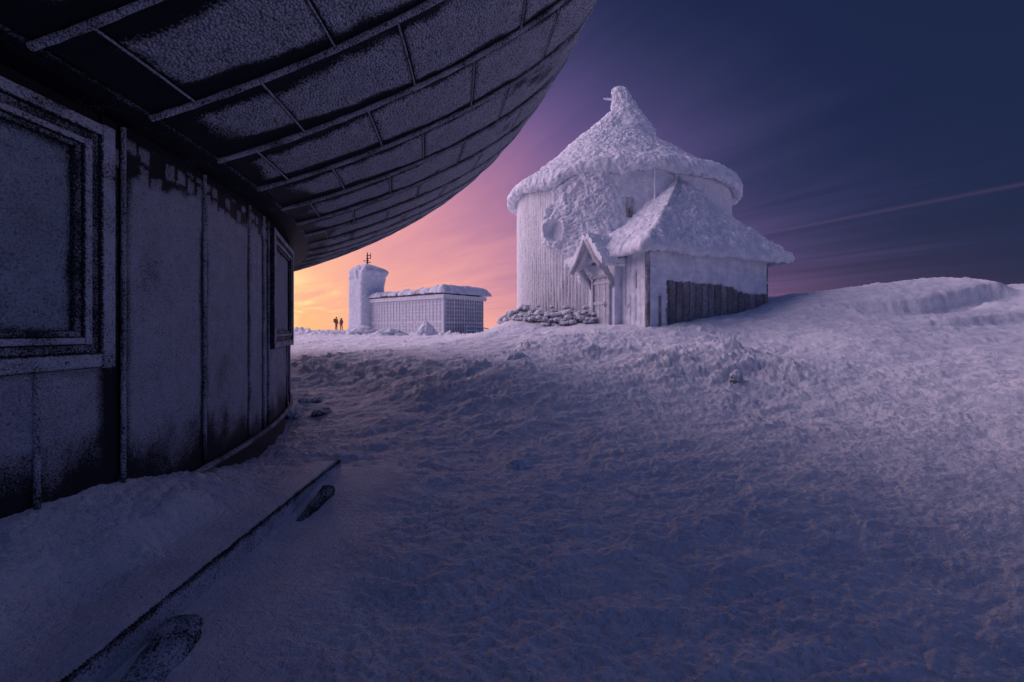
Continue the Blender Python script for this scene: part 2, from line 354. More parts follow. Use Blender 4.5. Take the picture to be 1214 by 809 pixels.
def make_terrain():
    az = np.concatenate([np.linspace(-180, -58, 60, endpoint=False), np.linspace(-58, 58, 920, endpoint=False), np.linspace(58, 180, 60, endpoint=False)])
    rr = np.concatenate([[0.02], np.geomspace(.5, 1.5, 24, endpoint=False), np.geomspace(1.5, 26, 560, endpoint=False), np.geomspace(26, 75, 110, endpoint=False), np.geomspace(75, 30000, 46)])
    A = np.radians(az)[:, None]; X = np.sin(A) * rr; Y = np.cos(A) * rr
    Zg = ground(X, Y)
    o = mesh('snow_ground', np.stack([X, Y, Zg], -1), gridF(len(az), len(rr), True)[:, ::-1], M['snow'])
    o['kind'] = 'structure'; return o
make_terrain()
def gz(x, y): return float(ground(np.array([x]), np.array([y]))[0])

# ------------------------------------------------------------------ saucer-shaped observatory
AX = np.array([-15.307, 2.48]); RW = 12.66; RS = 12.963; ZT = 1.4
PH0, DPH = 2.152, 3.313
def prof(t):
    P = np.array([[RS, ZT], [RS + 3.477 * .345, ZT + .318 * 3.477 * .345], [16.44, 3.827 - 2.427 * .368], [16.44, 3.827]])
    t = np.asarray(t, float)[..., None]
    return (1 - t) ** 3 * P[0] + 3 * (1 - t) ** 2 * t * P[1] + 3 * (1 - t) * t * t * P[2] + t ** 3 * P[3]
_tt = np.linspace(0, 1, 400); _pp = prof(_tt)
def t_of_r(r): return np.interp(r, _pp[:, 0], _tt)
def cyl(r, phi, z):       # phi in degrees
    a = np.radians(phi); return np.stack(np.broadcast_arrays(AX[0] + r * np.cos(a), AX[1] + r * np.sin(a), z), -1)
def make_saucer():
    T = thing('saucer_observatory', 'dark saucer-shaped mountain building with frosted metal underside and curved window wall', 'building', (AX[0], AX[1], -1.6))
    # closed upper shell, rim to centre
    pr = np.array([[16.44, 3.827], [16.40, 4.15], [16.2, 4.5], [15.4, 5.0], [13.5, 5.55], [10, 6.1], [5, 6.5], [.05, 6.6]])
    ph = np.linspace(0, 360, 180, endpoint=False)
    mesh('upper_shell', cyl(pr[:, 0][None], ph[:, None], pr[:, 1][None]), gridF(180, len(pr), True)[:, ::-1], M['snow'], T)
    # dark structure shell just behind the underside panels, closed all the way round
    t = np.linspace(0, 1, 14); p = prof(t); p = np.concatenate([[[RW - .1, ZT + .004]], p])
    ph = np.linspace(0, 360, 220, endpoint=False)
    mesh('under_shell', cyl(p[:, 0][None], ph[:, None], p[:, 1][None] + .03), gridF(220, len(p), True), M['dark'], T)
    # soffit ring between wall and panels
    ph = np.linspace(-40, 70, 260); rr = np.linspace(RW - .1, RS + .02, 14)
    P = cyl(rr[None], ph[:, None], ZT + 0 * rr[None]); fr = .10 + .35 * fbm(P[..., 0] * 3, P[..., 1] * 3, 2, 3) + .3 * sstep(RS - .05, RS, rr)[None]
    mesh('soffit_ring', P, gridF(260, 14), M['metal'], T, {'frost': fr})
    # cladding panels, staggered joints, between radial ribs
    nb0, nb1 = -5, 16
    for b in range(nb0, nb1):
        p0, p1 = PH0 + DPH * b + .07, PH0 + DPH * (b + 1) - .07
        cuts = [RS + .01] + ([13.25, 14.15, 15.05, 15.8] if b % 2 else [13.65, 14.55, 15.45]) + [None]
        for k in range(len(cuts) - 1):
            ta = t_of_r(cuts[k]) + .003; tb = (t_of_r(cuts[k + 1]) - .003) if cuts[k + 1] else .998
            nphi = 44 if b < 6 else 20; nt = int((46 if b < 6 else 22) * (tb - ta) / .25) + 6
            tt = np.linspace(ta, tb, nt); pp = prof(tt); phs = np.linspace(p0, p1, nphi)
            P = cyl(pp[:, 0][None], phs[:, None], pp[:, 1][None])
            du = np.minimum(phs - p0, p1 - phs)[:, None] * math.pi / 180 * 14.5      # metres to the ribs
            s = np.linspace(0, 1, nt)[None] * (tb - ta) * 4.6; dv = np.minimum(s, (tb - ta) * 4.6 - s)
            x, y, z = P[..., 0], P[..., 1], P[..., 2]
            rnd = fbm(x * .8, y * .8, z * .8 + b * .37, 3)
            # the rime keeps off the sheltered strip along each rib and off the inner ends
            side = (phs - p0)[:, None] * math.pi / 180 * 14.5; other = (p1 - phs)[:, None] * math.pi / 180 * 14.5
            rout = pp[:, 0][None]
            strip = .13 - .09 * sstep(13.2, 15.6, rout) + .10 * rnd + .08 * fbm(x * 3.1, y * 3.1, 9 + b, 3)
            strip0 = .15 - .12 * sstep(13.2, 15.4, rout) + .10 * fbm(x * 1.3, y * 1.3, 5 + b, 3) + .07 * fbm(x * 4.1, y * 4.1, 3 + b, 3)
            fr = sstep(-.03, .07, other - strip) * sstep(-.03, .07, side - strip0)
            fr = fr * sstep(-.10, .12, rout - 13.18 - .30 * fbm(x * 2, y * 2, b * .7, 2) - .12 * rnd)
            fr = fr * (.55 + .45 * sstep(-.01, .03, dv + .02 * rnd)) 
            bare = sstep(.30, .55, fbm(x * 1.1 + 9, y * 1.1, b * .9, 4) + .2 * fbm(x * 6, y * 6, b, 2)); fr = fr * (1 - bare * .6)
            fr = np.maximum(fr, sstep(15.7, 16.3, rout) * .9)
            hgt = fr * (.010 + .014 * billow(x * 17, y * 17, z * 17, 2) + .008 * perlin(x * 40, y * 40, z * 40))
            n = grid_normals(P); n = n * np.sign(-n[..., 2:3] + 1e-9)
            P = P + n * hgt[..., None]
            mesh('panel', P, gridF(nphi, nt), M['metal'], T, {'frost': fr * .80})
    # radial ribs with frost on their weather side, and joint strips
    for b in range(nb0, nb1 + 1):
        tt = np.linspace(.0, 1, 60); pp = prof(tt); c = cyl(pp[:, 0], np.full(60, PH0 + DPH * b), pp[:, 1] - .018)
        c[0, 2] -= .0
        rad = .021 + .006 * perlin(tt * 26, b * 3.1, 0) + .004 * perlin(tt * 70, b * 1.7, 4)
        m = MB(); m.tube(c, rad, 10); V = np.concatenate(m.v)
        o = m.build('rib', M['frame'], T, True, None, {'frost': .78 + .35 * fbm(V[:, 0] * 6, V[:, 1] * 6, V[:, 2] * 6, 2)})
        if b == nb1: break
        for r in ([13.25, 14.15, 15.05, 15.8] if b % 2 else [13.65, 14.55, 15.45]):
            q = prof(t_of_r(r)); ph = np.linspace(PH0 + DPH * b + .1, PH0 + DPH * (b + 1) - .1, 12)
            m = MB(); m.tube(cyl(np.full(12, q[0]), ph, q[1] - .010), .008, 6)
            m.build('joint_strip', M['frame'], T, True, None, {'frost': np.full(sum(len(v) for v in m.v), .85)})
    # rim: a frosted drip edge
    ph = np.linspace(-60, 100, 420); c = cyl(np.full(420, 16.44), ph, 3.827)
    m = MB(); m.tube(c, .045 + .02 * fbm(ph * 2.2, 3, 0, 3), 8); m.build('rim_edge', M['rime'], T, True)
    # ---- wall
    ph = np.linspace(0, 360, 200, endpoint=False)
    mesh('wall_core', cyl(RW - .12, ph[:, None], np.array([-2.4, ZT + .02])[None]), gridF(200, 2, True), M['dark'], T)
    def wall_panel(p0, p1, z0, z1, r=RW, name='wall_panel', bot=-.85, edge=.05, par=None):
        nu = max(6, int((p1 - p0) * math.pi / 180 * r / .016)); nv = max(6, int((z1 - z0) / .018))
        phs = np.linspace(p0, p1, nu); zs = np.linspace(z0, z1, nv)
        P = cyl(r, phs[:, None], zs[None]); x, y, z = P[..., 0], P[..., 1], P[..., 2]
        arc = phs * math.pi / 180 * r; e = np.minimum(arc - arc[0], arc[-1] - arc)[:, None]
        nz = fbm(x * 2.2, y * 2.2, z * 1.4, 4); nf = fbm(x * 9, y * 9, z * 9, 3)
        fr = .35 + .65 * sstep(-.02, .06, e - edge * (.5 + 1.2 * nz) + .02 * nf)
        fr = fr * sstep(bot - .32, bot + .22, zs[None] + .38 * nz + .10 * nf - .02 * (p0 > 7) + .25 * sstep(6, 14, phs)[:, None])
        # short tiles of rime left between bare gaps just under the soffit
        cu = arc[:, None] / .13 + .5 * nz + .12 * nf; cv = (zs[None] - 1.06) / .14 + .6 * nz + .2 * nf + .4 * np.floor(cu) * .37
        cell = np.abs(np.sin(np.floor(cu) * 12.9898 + np.floor(cv) * 78.233 + p0) * 43758.5453) % 1
        inner_ = np.minimum(np.minimum(cu - np.floor(cu), 1 - (cu - np.floor(cu))), np.minimum(cv - np.floor(cv), 1 - (cv - np.floor(cv))))
        tile = sstep(.04, .14, inner_ + .06 * nf) * (cell > .30) * sstep(1.36, 1.30, zs[None] + 0 * cu)
        topz = sstep(1.08, 1.17, zs[None] + .12 * nz + .06 * nf)
        fr = fr * (1 - topz) + topz * tile * .8
        fr = fr * (1 - .22 * sstep(.2, .6, fbm(x * 1.4 + 40, y * 1.4, z * 1.1, 4) + .25 * nf))
        h = fr * (.006 + .010 * billow(x * 22, y * 22, z * 22, 2))
        n = cyl(1, phs[:, None], 0 * zs[None]) - np.array([AX[0], AX[1], 0])
        return mesh(name, P + n * h[..., None], gridF(nu, nv), M['wallmetal'], par or T, {'frost': fr * .82})
    ZB = -1.20
    def seam(p, z0=ZB, z1=ZT - .02, r=.016, fr=.75):
        zz = np.linspace(z0, z1, 40); m = MB(); m.tube(cyl(RW + .012, np.full(40, p), zz), r, 8); V = np.concatenate(m.v)
        m.build('seam', M['frame'], T, True, None, {'frost': fr * sstep(-1.35, -.9, V[:, 2]) + .4 * fbm(V[:, 0] * 9, V[:, 1] * 9, V[:, 2] * 5, 2)})
    def window(pc, half=4.2):
        p0, p1 = pc - half, pc + half
        e3 = Z3; a = math.radians(pc); n = np.array([math.cos(a), math.sin(a), 0]); t = np.array([-math.sin(a), math.cos(a), 0])
        o = np.array([AX[0], AX[1], 0]) + n * RW * math.cos(math.radians(half)); w = RW * math.sin(math.radians(half))
        Wn = bpy.data.objects.new('window', None); COL.objects.link(Wn); Wn.parent = T
        # nested frame steps: (outer width, z bottom, z top, protrusion)
        steps = [(w, -.235, 1.30, .085), (w - .10, -.14, 1.225, .06), (w - .155, -.085, 1.17, .078), (w - .205, -.04, 1.13, .055)]
        inner = (w - .245, .0, 1.10, .035)
        for k, (hw, zb, zt, pr_) in enumerate(steps):
            nxt = steps[k + 1] if k < 3 else inner
            m = MB()
            def bar(a0, a1, c0, c1):
                L_ = max(a1 - a0, c1 - c0); ns = int(L_ / .02)
                hor = (a1 - a0) > (c1 - c0)
                s = np.linspace(0, 1, ns)
                cs = [(0, -.05), (0, pr_ - .012), (.12, pr_), (.88, pr_), (1, pr_ - .012), (1, -.05)]
                P = np.zeros((ns, len(cs), 3))
                for j, (q, d) in enumerate(cs):
                    aa = a0 + (a1 - a0) * (s if hor else q); cc = c0 + (c1 - c0) * (q if hor else s)
                    P[:, j] = o + t * np.broadcast_to(aa, s.shape)[:, None] + n * d + Z3 * np.broadcast_to(cc, s.shape)[:, None]
                m.add(P, gridF(ns, len(cs)) if hor else gridF(ns, len(cs))[:, ::-1])
            bar(-hw, -nxt[0], zb, zt); bar(nxt[0], hw, zb, zt); bar(-nxt[0] + .001, nxt[0] - .001, zb, nxt[1]); bar(-nxt[0] + .001, nxt[0] - .001, nxt[2], zt)
            V = np.concatenate(m.v); f = fbm(V[:, 0] * 5, V[:, 1] * 5, V[:, 2] * 5, 3)
            d = (V - o) @ n
            m.build('frame_band', M['frame'], Wn, False, None, {'frost': np.clip((.88 if k % 2 == 0 else .52) + .5 * f, 0, 1) * (d > pr_ - .004) + .34 * (d <= pr_ - .004)})
        nu, nv = 100, 80
        U, Vv = np.meshgrid(np.linspace(-inner[0] - .002, inner[0] + .002, nu), np.linspace(inner[1] - .002, inner[2] + .002, nv), indexing='ij')
        P = o + t * U[..., None] + Z3 * Vv[..., None] + n * .018
        e = np.minimum(np.minimum(U + inner[0], inner[0] - U), np.minimum(Vv, inner[2] - Vv))
        f = fbm(P[..., 0] * 4, P[..., 1] * 4, P[..., 2] * 4, 4)
        fr = .88 * sstep(-.05, .05, e + .05 * f); h = fr * (.006 + .01 * billow(P[..., 0] * 25, P[..., 1] * 25, P[..., 2] * 25, 2))
        mesh('pane', P + n * h[..., None], gridF(nu, nv), M['glassfrost'], Wn, {'frost': fr})
        wall_panel(p0 + .02, p1 - .02, ZB, -.22, RW - .005, 'wall_panel', -.72, .035)
        wall_panel(p0 + .02, p1 - .02, 1.28, ZT, RW - .03, 'wall_panel', -3, .02)
    for k in range(-1, 3):
        c = -2.0 + 20.95 * k
        window(c)
        # between the windows: a dark pilaster strip, then four plain panels
        b0 = c + 4.2
        wall_panel(b0 - .03, b0 + .56, ZB, ZT, RW - .012, 'pilaster', -.2, .05)
        cuts = [b0 + .62, b0 + 4.90, b0 + 9.34, b0 + 11.6, b0 + 12.55]
        for q in range(4): wall_panel(cuts[q] + .03, cuts[q + 1] - .03, ZB, ZT)
        for q in cuts: seam(q)
        seam(c + 2.2, ZB, -.24)
    # drip edge and the dark recessed plinth below
    ph = np.linspace(-45, 80, 300); m = MB(); m.tube(cyl(np.full(300, RW + .03), ph, ZB - .015), .028 + .006 * perlin(ph * 2.1, 4, 0), 8); V = np.concatenate(m.v)
    m.build('drip_edge', M['frame'], T, True, None, {'frost': .7 + .5 * fbm(V[:, 0] * 3, V[:, 1] * 3, 1, 3)})
    mesh('plinth', cyl(RW - .06, np.linspace(-50, 90, 200)[:, None], np.array([-2.3, ZB - .01])[None]), gridF(200, 2), M['dark'], T)
make_saucer()

# ------------------------------------------------------------------ rime relief used on the chapel roofs
def scales(s, q, seed, amp, per=.24, wid=.5):
    """overlapping feathers of rime: a saw-tooth down the slope, broken up along it"""
    ph = q / per + .9 * perlin(s / wid, q * .9, seed) + .22 * perlin(s / .22, q * 2.3, seed + 4)
    fr = ph - np.floor(ph); row = np.floor(ph)
    a = .55 + .45 * perlin(s / (wid * .55) + row * 7.7, row * 1.3, seed + 2)
    return amp * (1 - fr) ** .8 * sstep(0, .12, fr) * np.clip(a, .1, 1.2)

# ------------------------------------------------------------------ round chapel with porch
CH = np.array([5.25, 22.4]); CR = 4.95
AZC = math.atan2(CH[0], CH[1])
def chp(r, th, z):   # th degrees, 0 faces the photographer, positive to the right
    a = np.radians(th); fx, fy = -math.sin(AZC), -math.cos(AZC); rx, ry = math.cos(AZC), -math.sin(AZC)
    return np.stack(np.broadcast_arrays(CH[0] + r * (np.cos(a) * fx + np.sin(a) * rx), CH[1] + r * (np.cos(a) * fy + np.sin(a) * ry), z), -1)
def make_chapel():
    T = thing('round_chapel', 'round timber chapel with conical roof and gabled side porch, thickly coated in white rime', 'chapel', (CH[0], CH[1], 0.0))
    # tower wall: upright boards with raised battens under rime
    nb = 200; per = 6; n = nb * per; th = np.linspace(0, 360, n, endpoint=False) - 180
    zs = np.linspace(-.6, 6.42, 60)
    w = (np.arange(n) % per) / per
    batten = np.where((np.arange(n) % per) < 2, .045, np.where((np.arange(n) % per) == 2, .02, 0.0))
    TH, ZS = np.meshgrid(th, zs, indexing='ij')
    nn = fbm(TH * .12, ZS * .5, 3, 4); nf = fbm(TH * .9, ZS * 1.6, 5, 3)
    fill = np.clip(.45 + .5 * nn + .35 * sstep(2, 5.5, ZS) + .35 * sstep(-60, -5, TH) , 0, 1)
    rad = CR + batten[:, None] * (1 - .65 * fill) + .045 * fill * 1 + .018 * nf + .03 * nn
    fr = np.clip(.95 - (1 - fill) * (batten[:, None] < .01) * .75 + .3 * nf, 0, 1)
    mesh('tower_wall', chp(rad, TH, ZS), gridF(n, 60, True)[:, ::-1], M['tower'], T, {'frost': fr})
    # thick rime crust grown on the wall round a sunken round opening
    zb = np.array([1.6, 2.1, 2.87, 3.36, 3.66, 4.4, 5.0, 5.55, 6.2, 6.8]); tb = np.array([-17, -19, -21, -31, -38.5, -38, -34.5, -32.5, -33.5, -34])
    th = np.linspace(-46, 40, 330); zs = np.linspace(1.5, 6.36, 270); TH, ZS = np.meshgrid(th, zs, indexing='ij'); arc = np.radians(TH) * CR
    nz = fbm(arc * 1.3, ZS * 1.3, 2.2, 4); nl = billow(arc * 2.2 + .4 * nz, ZS * 1.9, 8.8, 4)
    edge = np.interp(ZS, zb, tb) + 2.2 * nz + 3.0 * (billow(arc * 2.5, ZS * 2.5, 1.1, 2) - .25)
    din = np.radians(TH - edge) * CR                             # metres inside the left edge
    cov = sstep(-.02, .18, din) * sstep(1.55, 2.2, ZS + .4 * nz + np.radians(np.clip(TH + 20, -20, 0)) * 1.2)
    right = 1 - sstep(-9, 8, TH + 6 * nz)
    hgt = cov * (.08 + .12 * right + (.24 * right + .05) * nl) + cov * .05 * fbm(arc * 6, ZS * 6, 3, 3) * (.3 + right)
    hgt = hgt + cov * scales(arc * .8 + ZS * .2, ZS - .3 * arc, 5.0, .045 * right + .012, .17, .3)
    dc = np.hypot(arc - math.radians(-29) * CR, (ZS - 4.05) * .92)
    hgt = hgt + .10 * np.exp(-((dc - .48) / .12) ** 2) * (1 + .5 * nz)
    hgt = np.where(dc < .46, np.minimum(hgt, .03 + .34 * sstep(.30, .46, dc)), hgt)
    d2 = np.hypot((arc - math.radians(-28.5) * CR) / .55, (ZS - 5.35)); hgt = hgt * (1 - .5 * np.exp(-(d2 / .35) ** 2))
    dead = (cov < .05); hgt = np.where(dead, -.12, hgt)
    mesh('rime_crust', chp(CR + .03 + hgt, TH, ZS), gridF(330, 270)[:, ::-1], M['rime'], T)
    # small slit window half freed of rime
    m = MB(); a = math.radians(4.5); c = chp(CR + .12, 4.5, 4.72); f = (chp(CR + 1, 4.5, 4.72) - chp(CR, 4.5, 4.72)); t = np.cross(f, Z3)
    Wn = bpy.data.objects.new('slit_window', None); COL.objects.link(Wn); Wn.parent = T
    MB().box(c, t, f, Z3, (-.11, .11), (-.1, -.03), (-.36, .30)).build('pane', M['glass'], Wn)
    fm = MB()
    for x0, x1, z0, z1 in ((-.15, -.09, -.4, .33), (.09, .14, -.34, .33), (-.09, .09, .27, .34), (-.03, .03, -.3, .27), (-.09, .09, -.40, -.05)): fm.box(c, t, f, Z3, (x0, x1), (-.06, .05), (z0, z1))
    V = np.concatenate(fm.v); fm.build('window_frame', M['board'], Wn, False, None, {'frost': .62 + .8 * fbm(V[:, 0] * 3, V[:, 1] * 3, V[:, 2] * 3, 2)})
    # ---- conical roof buried in feathered rime
    prf = [(4.7, 6.32), (5.10, 6.18), (5.30, 6.13), (5.43, 6.23), (5.46, 6.38), (5.40, 6.52), (5.22, 6.66), (4.56, 7.10), (3.3, 8.22), (2.1, 9.38), (1.2, 10.15), (.5, 10.75), (.02, 10.95)]
    pr = np.array(prf); d = np.concatenate([[0], np.cumsum(np.hypot(*np.diff(pr, axis=0).T))]); q = np.concatenate([np.linspace(0, d[6], 40, endpoint=False), np.linspace(d[6], d[-1], 240)])
    rr = np.interp(q, d, pr[:, 0]); zz = np.interp(q, d, pr[:, 1]); nth = 900
    th = np.linspace(-180, 180, nth, endpoint=False); TH, Q = np.meshgrid(th, q, indexing='ij'); RR = rr[None] + 0 * TH
    P = chp(RR, TH, zz[None] + 0 * TH); nrm = -grid_normals(P, True)
    s = np.radians(TH) * np.maximum(RR, 1.2); x, y, z = P[..., 0], P[..., 1], P[..., 2]
    up = sstep(d[3], d[6], Q)
    disp = .14 * fbm(x * .8, y * .8, z * .8, 4) + .07 * (billow(x * 2.1, y * 2.1, z * 2.1, 3) - .2) + up * scales(s, -Q, 1.0, .05, .17, .45) + up * scales(s * .9 + Q * .4, -Q * .9, 9.0, .035, .10, .25) + .07 * fbm(x * 4.5, y * 4.5, z * 4.5, 4)
    disp = disp + .07 * billow(x * 5, y * 5, z * 5, 3) - .02
    disp = disp * sstep(0, .5, Q) * (.35 + .65 * sstep(.2, 1.2, RR))
    # more has built up on the weather side, and it sags lower over the eave in places
    wind = .5 + .5 * np.cos(np.radians(TH - 75)); disp = disp + wind * sstep(d[6], d[6] + 1.5, Q) * (.22 + .34 * np.exp(-((RR - 1.7) / 1.1) ** 2))
    P = P + nrm * disp[..., None]
    eave = 1 - sstep(d[4], d[6], Q); sag = .05 * np.abs(perlin(TH * .9, 3, 7)) + .04 * np.abs(perlin(TH * 2.3, 3, 9)) + np.clip(fbm(TH * .045, 3, 1, 3) * .5 + .16 * wind, -.05, .5) + .12 * billow(TH * .25, 2, 0, 2)
    P[..., 2] -= eave * sag * sstep(d[0], d[2], Q)
    Rf = mesh('tower_roof', P, gridF(nth, len(q), True)[:, ::-1], M['rime'], T)
    # lantern encrusted on one side, with a cross arm left sticking out
    zc = np.linspace(9.0, 12.02, 120); k = [9.0, 9.6, 10.0, 10.4, 10.8, 11.35, 11.75, 11.93, 12.02]
    lo = np.array([-1.9, -1.25, -.75, -.42, -.32, -.29, -.28, -.24, 0]); hi = np.array([1.9, 1.75, 1.50, 1.22, .95, .66, .42, .30, .05])
    cx = np.interp(zc, k, (lo + hi) / 2); rad = np.interp(zc, k, (hi - lo) / 2)
    th = np.linspace(-180, 180, 160, endpoint=False); TH, ZC = np.meshgrid(np.radians(th), zc, indexing='ij')
    rx = np.array([math.cos(AZC), -math.sin(AZC), 0]); ry = np.array([-math.sin(AZC), -math.cos(AZC), 0])
    lft = np.ones_like(TH); dep = np.interp(ZC, [9.0, 10.2, 11.0, 12], [.85, .8, .7, .8])
    ctr = np.array([CH[0] - .02, CH[1], 0]) 
    rd = rad[None] * (1 + .08 * fbm(np.cos(TH) * 1.5, np.sin(TH) * 1.5, ZC * 2, 3)) - .03 + .08 * billow(np.cos(TH) * 2.2, np.sin(TH) * 2.2, ZC * 4, 3) * sstep(12.02, 11.8, ZC)
    rd = rd + scales(TH * .6, -ZC * 1.0 + np.cos(TH) * .3, 3.0, .06, .13, .3) + .16 * fbm(np.cos(TH) * 2.5, np.sin(TH) * 2.5, ZC * 4, 4) * sstep(12.02, 11.9, ZC)
    P = ctr + (cx[None] + rd * np.cos(TH) * lft)[..., None] * rx + (rd * dep * np.sin(TH))[..., None] * ry + ZC[..., None] * Z3
    mesh('lantern', P, gridF(160, 120, True), M['rime'], Rf)
    m = MB(); pts = [ctr + rx * a_ + Z3 * b_ for a_, b_ in ((-.1, 11.36), (-.35, 11.42), (-.62, 11.47), (-.72, 11.50))]
    m.tube(pts, [.07, .06, .05, .03], 8); m.build('cross_arm', M['rime'], Rf, True)
    # ---- side annex
    A = np.array([4.47, 15.0, 0]); e1 = np.array([.904, .427, 0]); e2 = np.array([-.427, .904, 0]); L1 = 5.84; L2 = 4.6; ZE = 2.72
    An = T
    MB().box(A, e1, e2, Z3, (.06, L1 - .06), (.06, L2), (-.9, ZE)).build('annex_core', M['dark'], T)
    rnd = random.Random(3)
    def boards(o, t, nout, L, wd, z0, z1, par, frost):
        k = int(round(L / wd)); wd = L / k
        for i in range(k):
            a0, a1 = i * wd + .012, (i + 1) * wd - .012; pr_ = rnd.uniform(.0, .022)
            m = MB(); ns = 14; zs = np.linspace(z0, z1, ns)
            cs = [(a0, -.05), (a0, .008 + pr_), (a0 + .015, .02 + pr_), ((a0 + a1) / 2, .018 + pr_ + rnd.uniform(-.008, .006)), (a1 - .015, .02 + pr_), (a1, .008 + pr_), (a1, -.05)]
            P = np.array([[o + t * a + nout * d + Z3 * z for (a, d) in cs] for z in zs]); m.add(P, gridF(ns, len(cs)))
            V = np.concatenate(m.v); f = fbm(V[:, 0] * 2.2, V[:, 1] * 2.2, V[:, 2] * .8 + i, 3)
            m.build('board', M['board'], par, False, None, {'frost': frost + rnd.uniform(-.1, .12) + .35 * f})
    # long wall: dark boards, rime peeled off the lower part
    WL = mesh('annex_long_wall', [A + e1 * a + e2 * .05 + Z3 * z for a in (.1, L1 - .1) for z in (-.8, ZE)], [(0, 2, 3, 1)], M['dark'], An)
    WS = mesh('annex_short_wall', [A + e2 * b + e1 * .05 + Z3 * z for b in (.1, L2 - .1) for z in (-.8, ZE)], [(0, 1, 3, 2)], M['dark'], An)
    boards(A, e1, -e2, L1, .30, -.8, ZE, WL, .34)
    boards(A, e2, -e1, L2, .26, -.8, ZE, WS, .82)
    nu, nv = 300, 190; U, Vz = np.meshgrid(np.linspace(.0, L1, nu), np.linspace(-.6, ZE + .05, nv), indexing='ij')
    top = 1.72 - .035 * U + .10 * fbm(U * 1.1, 0, 4, 2) + .16 * (billow(U * 2.6, 1.0, 2, 3) - .2) - .16 * sstep(3.9, 4.3, U)
    left = .78 + .25 * fbm(Vz * 1.6, 3, 2, 3)
    low = .12 + .2 * fbm(U * 1.2, 7, 7, 2)
    din = np.maximum(np.maximum(Vz - top, left - U), np.maximum(low - Vz, U - (L1 - .05)))
    nz = fbm(U * 1.4, Vz * 1.4, 5, 4); nf = fbm(U * 6, Vz * 9, 5, 3)
    cov = sstep(0, .07, din + .06 * nf)
    h = np.where(cov < .04, -.06, .035 + .05 * cov + .035 * nz + .02 * nf) + cov * scales(U, Vz, 2.0, .018, .16, .4)
    mesh('rime_sheet', A + e1 * U[..., None] - e2 * h[..., None] + Z3 * Vz[..., None], gridF(nu, nv), M['rime_wall'], An)
    nu, nv = 150, 160; U, Vz = np.meshgrid(np.linspace(.03, L2, nu), np.linspace(-.6, ZE + .05, nv), indexing='ij')
    nz = fbm(U * 1.5, Vz * .7, 6, 4); cor = .025 * np.abs(np.sin(U / .26 * math.pi))
    h = .03 + .03 * nz + cor + .02 * fbm(U * 8, Vz * 4, 2, 3) - .05 * sstep(.35, .6, fbm(U * 3, Vz * .8 + 5, 1, 3))
    mesh('rime_sheet', A + e2 * U[..., None] - e1 * h[..., None] + Z3 * Vz[..., None], gridF(nu, nv)[:, ::-1], M['rime_wall'], An)
    # corner posts and a drain pipe
    for q, wd in ((A, .09), (A + e1 * L1, .08)):
        m = MB(); zs = np.linspace(-.7, ZE + .02, 30); m.tube([q - e1 * .02 - e2 * .02 + Z3 * z for z in zs], wd + .012 * np.array([perlin(z * 3, 1, 2) for z in zs]), 8); V = np.concatenate(m.v)
        m.build('corner_post', M['board'], An, True, None, {'frost': .42 + .7 * fbm(V[:, 0] * 5, V[:, 1] * 5, V[:, 2] * 2.5, 3)})
    m = MB(); m.tube([A + e1 * .42 - e2 * .13 + Z3 * z for z in np.linspace(-.6, 1.15, 12)], .045, 8); V = np.concatenate(m.v)
    m.build('marker_post', M['board'], An, True, None, {'frost': .38 + .5 * fbm(V[:, 0] * 5, V[:, 1] * 5, V[:, 2] * 3, 2)})
    # annex roof: bell-cast hip leaning on the tower
    ov = .62; a0, a1, b0, b1 = -ov, L1 + ov + .12, -ov, 4.6; ra, rb = 2.72, 1.32; ZP = 5.92
    segs = [((a0, b1), (a0, b0)), ((a0, b0), (a1, b0)), ((a1, b0), (a1, b1))]
    S = []; 
    for (p, q_), k in zip(segs, (190, 300, 190)):
        for tt in np.linspace(0, 1, k, endpoint=False): S.append((p[0] + (q_[0] - p[0]) * tt, p[1] + (q_[1] - p[1]) * tt))
    S.append(segs[-1][1]); S = np.array(S)
    ker = np.hanning(21); ker /= ker.sum(); Sp = np.pad(S, ((10, 10), (0, 0)), 'edge'); S = np.stack([np.convolve(Sp[:, i], ker, 'valid') for i in (0, 1)], 1)
    top_ = np.stack([np.full(len(S), ra), np.clip(S[:, 1], rb, b1)], 1); top_[:, 1] = np.where(S[:, 1] > rb, S[:, 1], rb)
    tq = np.concatenate([[-.26, -.20, -.13, -.07, -.03, 0, .01, .02, .035], np.linspace(.05, 1, 150)])
    zof = [.02, -.03, -.10, -.14, -.12, -.05, .04, .11, .17]
    inn = [.62, .42, .20, .06, .0, -.02, -.02, .01, .03]         # metres inwards under the eave
    P = np.zeros((len(S), len(tq), 3)); dirn = top_ - S; ln = np.linalg.norm(dirn, axis=1)[:, None]; dirn = dirn / ln
    for j, tv in enumerate(tq):
        if j < 9: ab = S + dirn * inn[j]; zz = np.full(len(S), ZE + zof[j])
        else:
            ab = S + (top_ - S) * tv; g = .86 * tv + .14 * tv ** 2.6 + .0
            zz = np.full(len(S), ZE + .17 + (ZP - ZE - .17) * g - .05)
        P[:, j] = A + ab[:, :1] * e1 + ab[:, 1:] * e2 + zz[:, None] * Z3
    nrm = grid_normals(P); x, y, z = P[..., 0], P[..., 1], P[..., 2]
    sl = np.concatenate([[0], np.cumsum(np.linalg.norm(np.diff(S, axis=0), axis=1))])[:, None]; Q = np.cumsum(np.concatenate([np.zeros((len(S), 1)), np.linalg.norm(np.diff(P, axis=1), axis=2)], 1), 1)
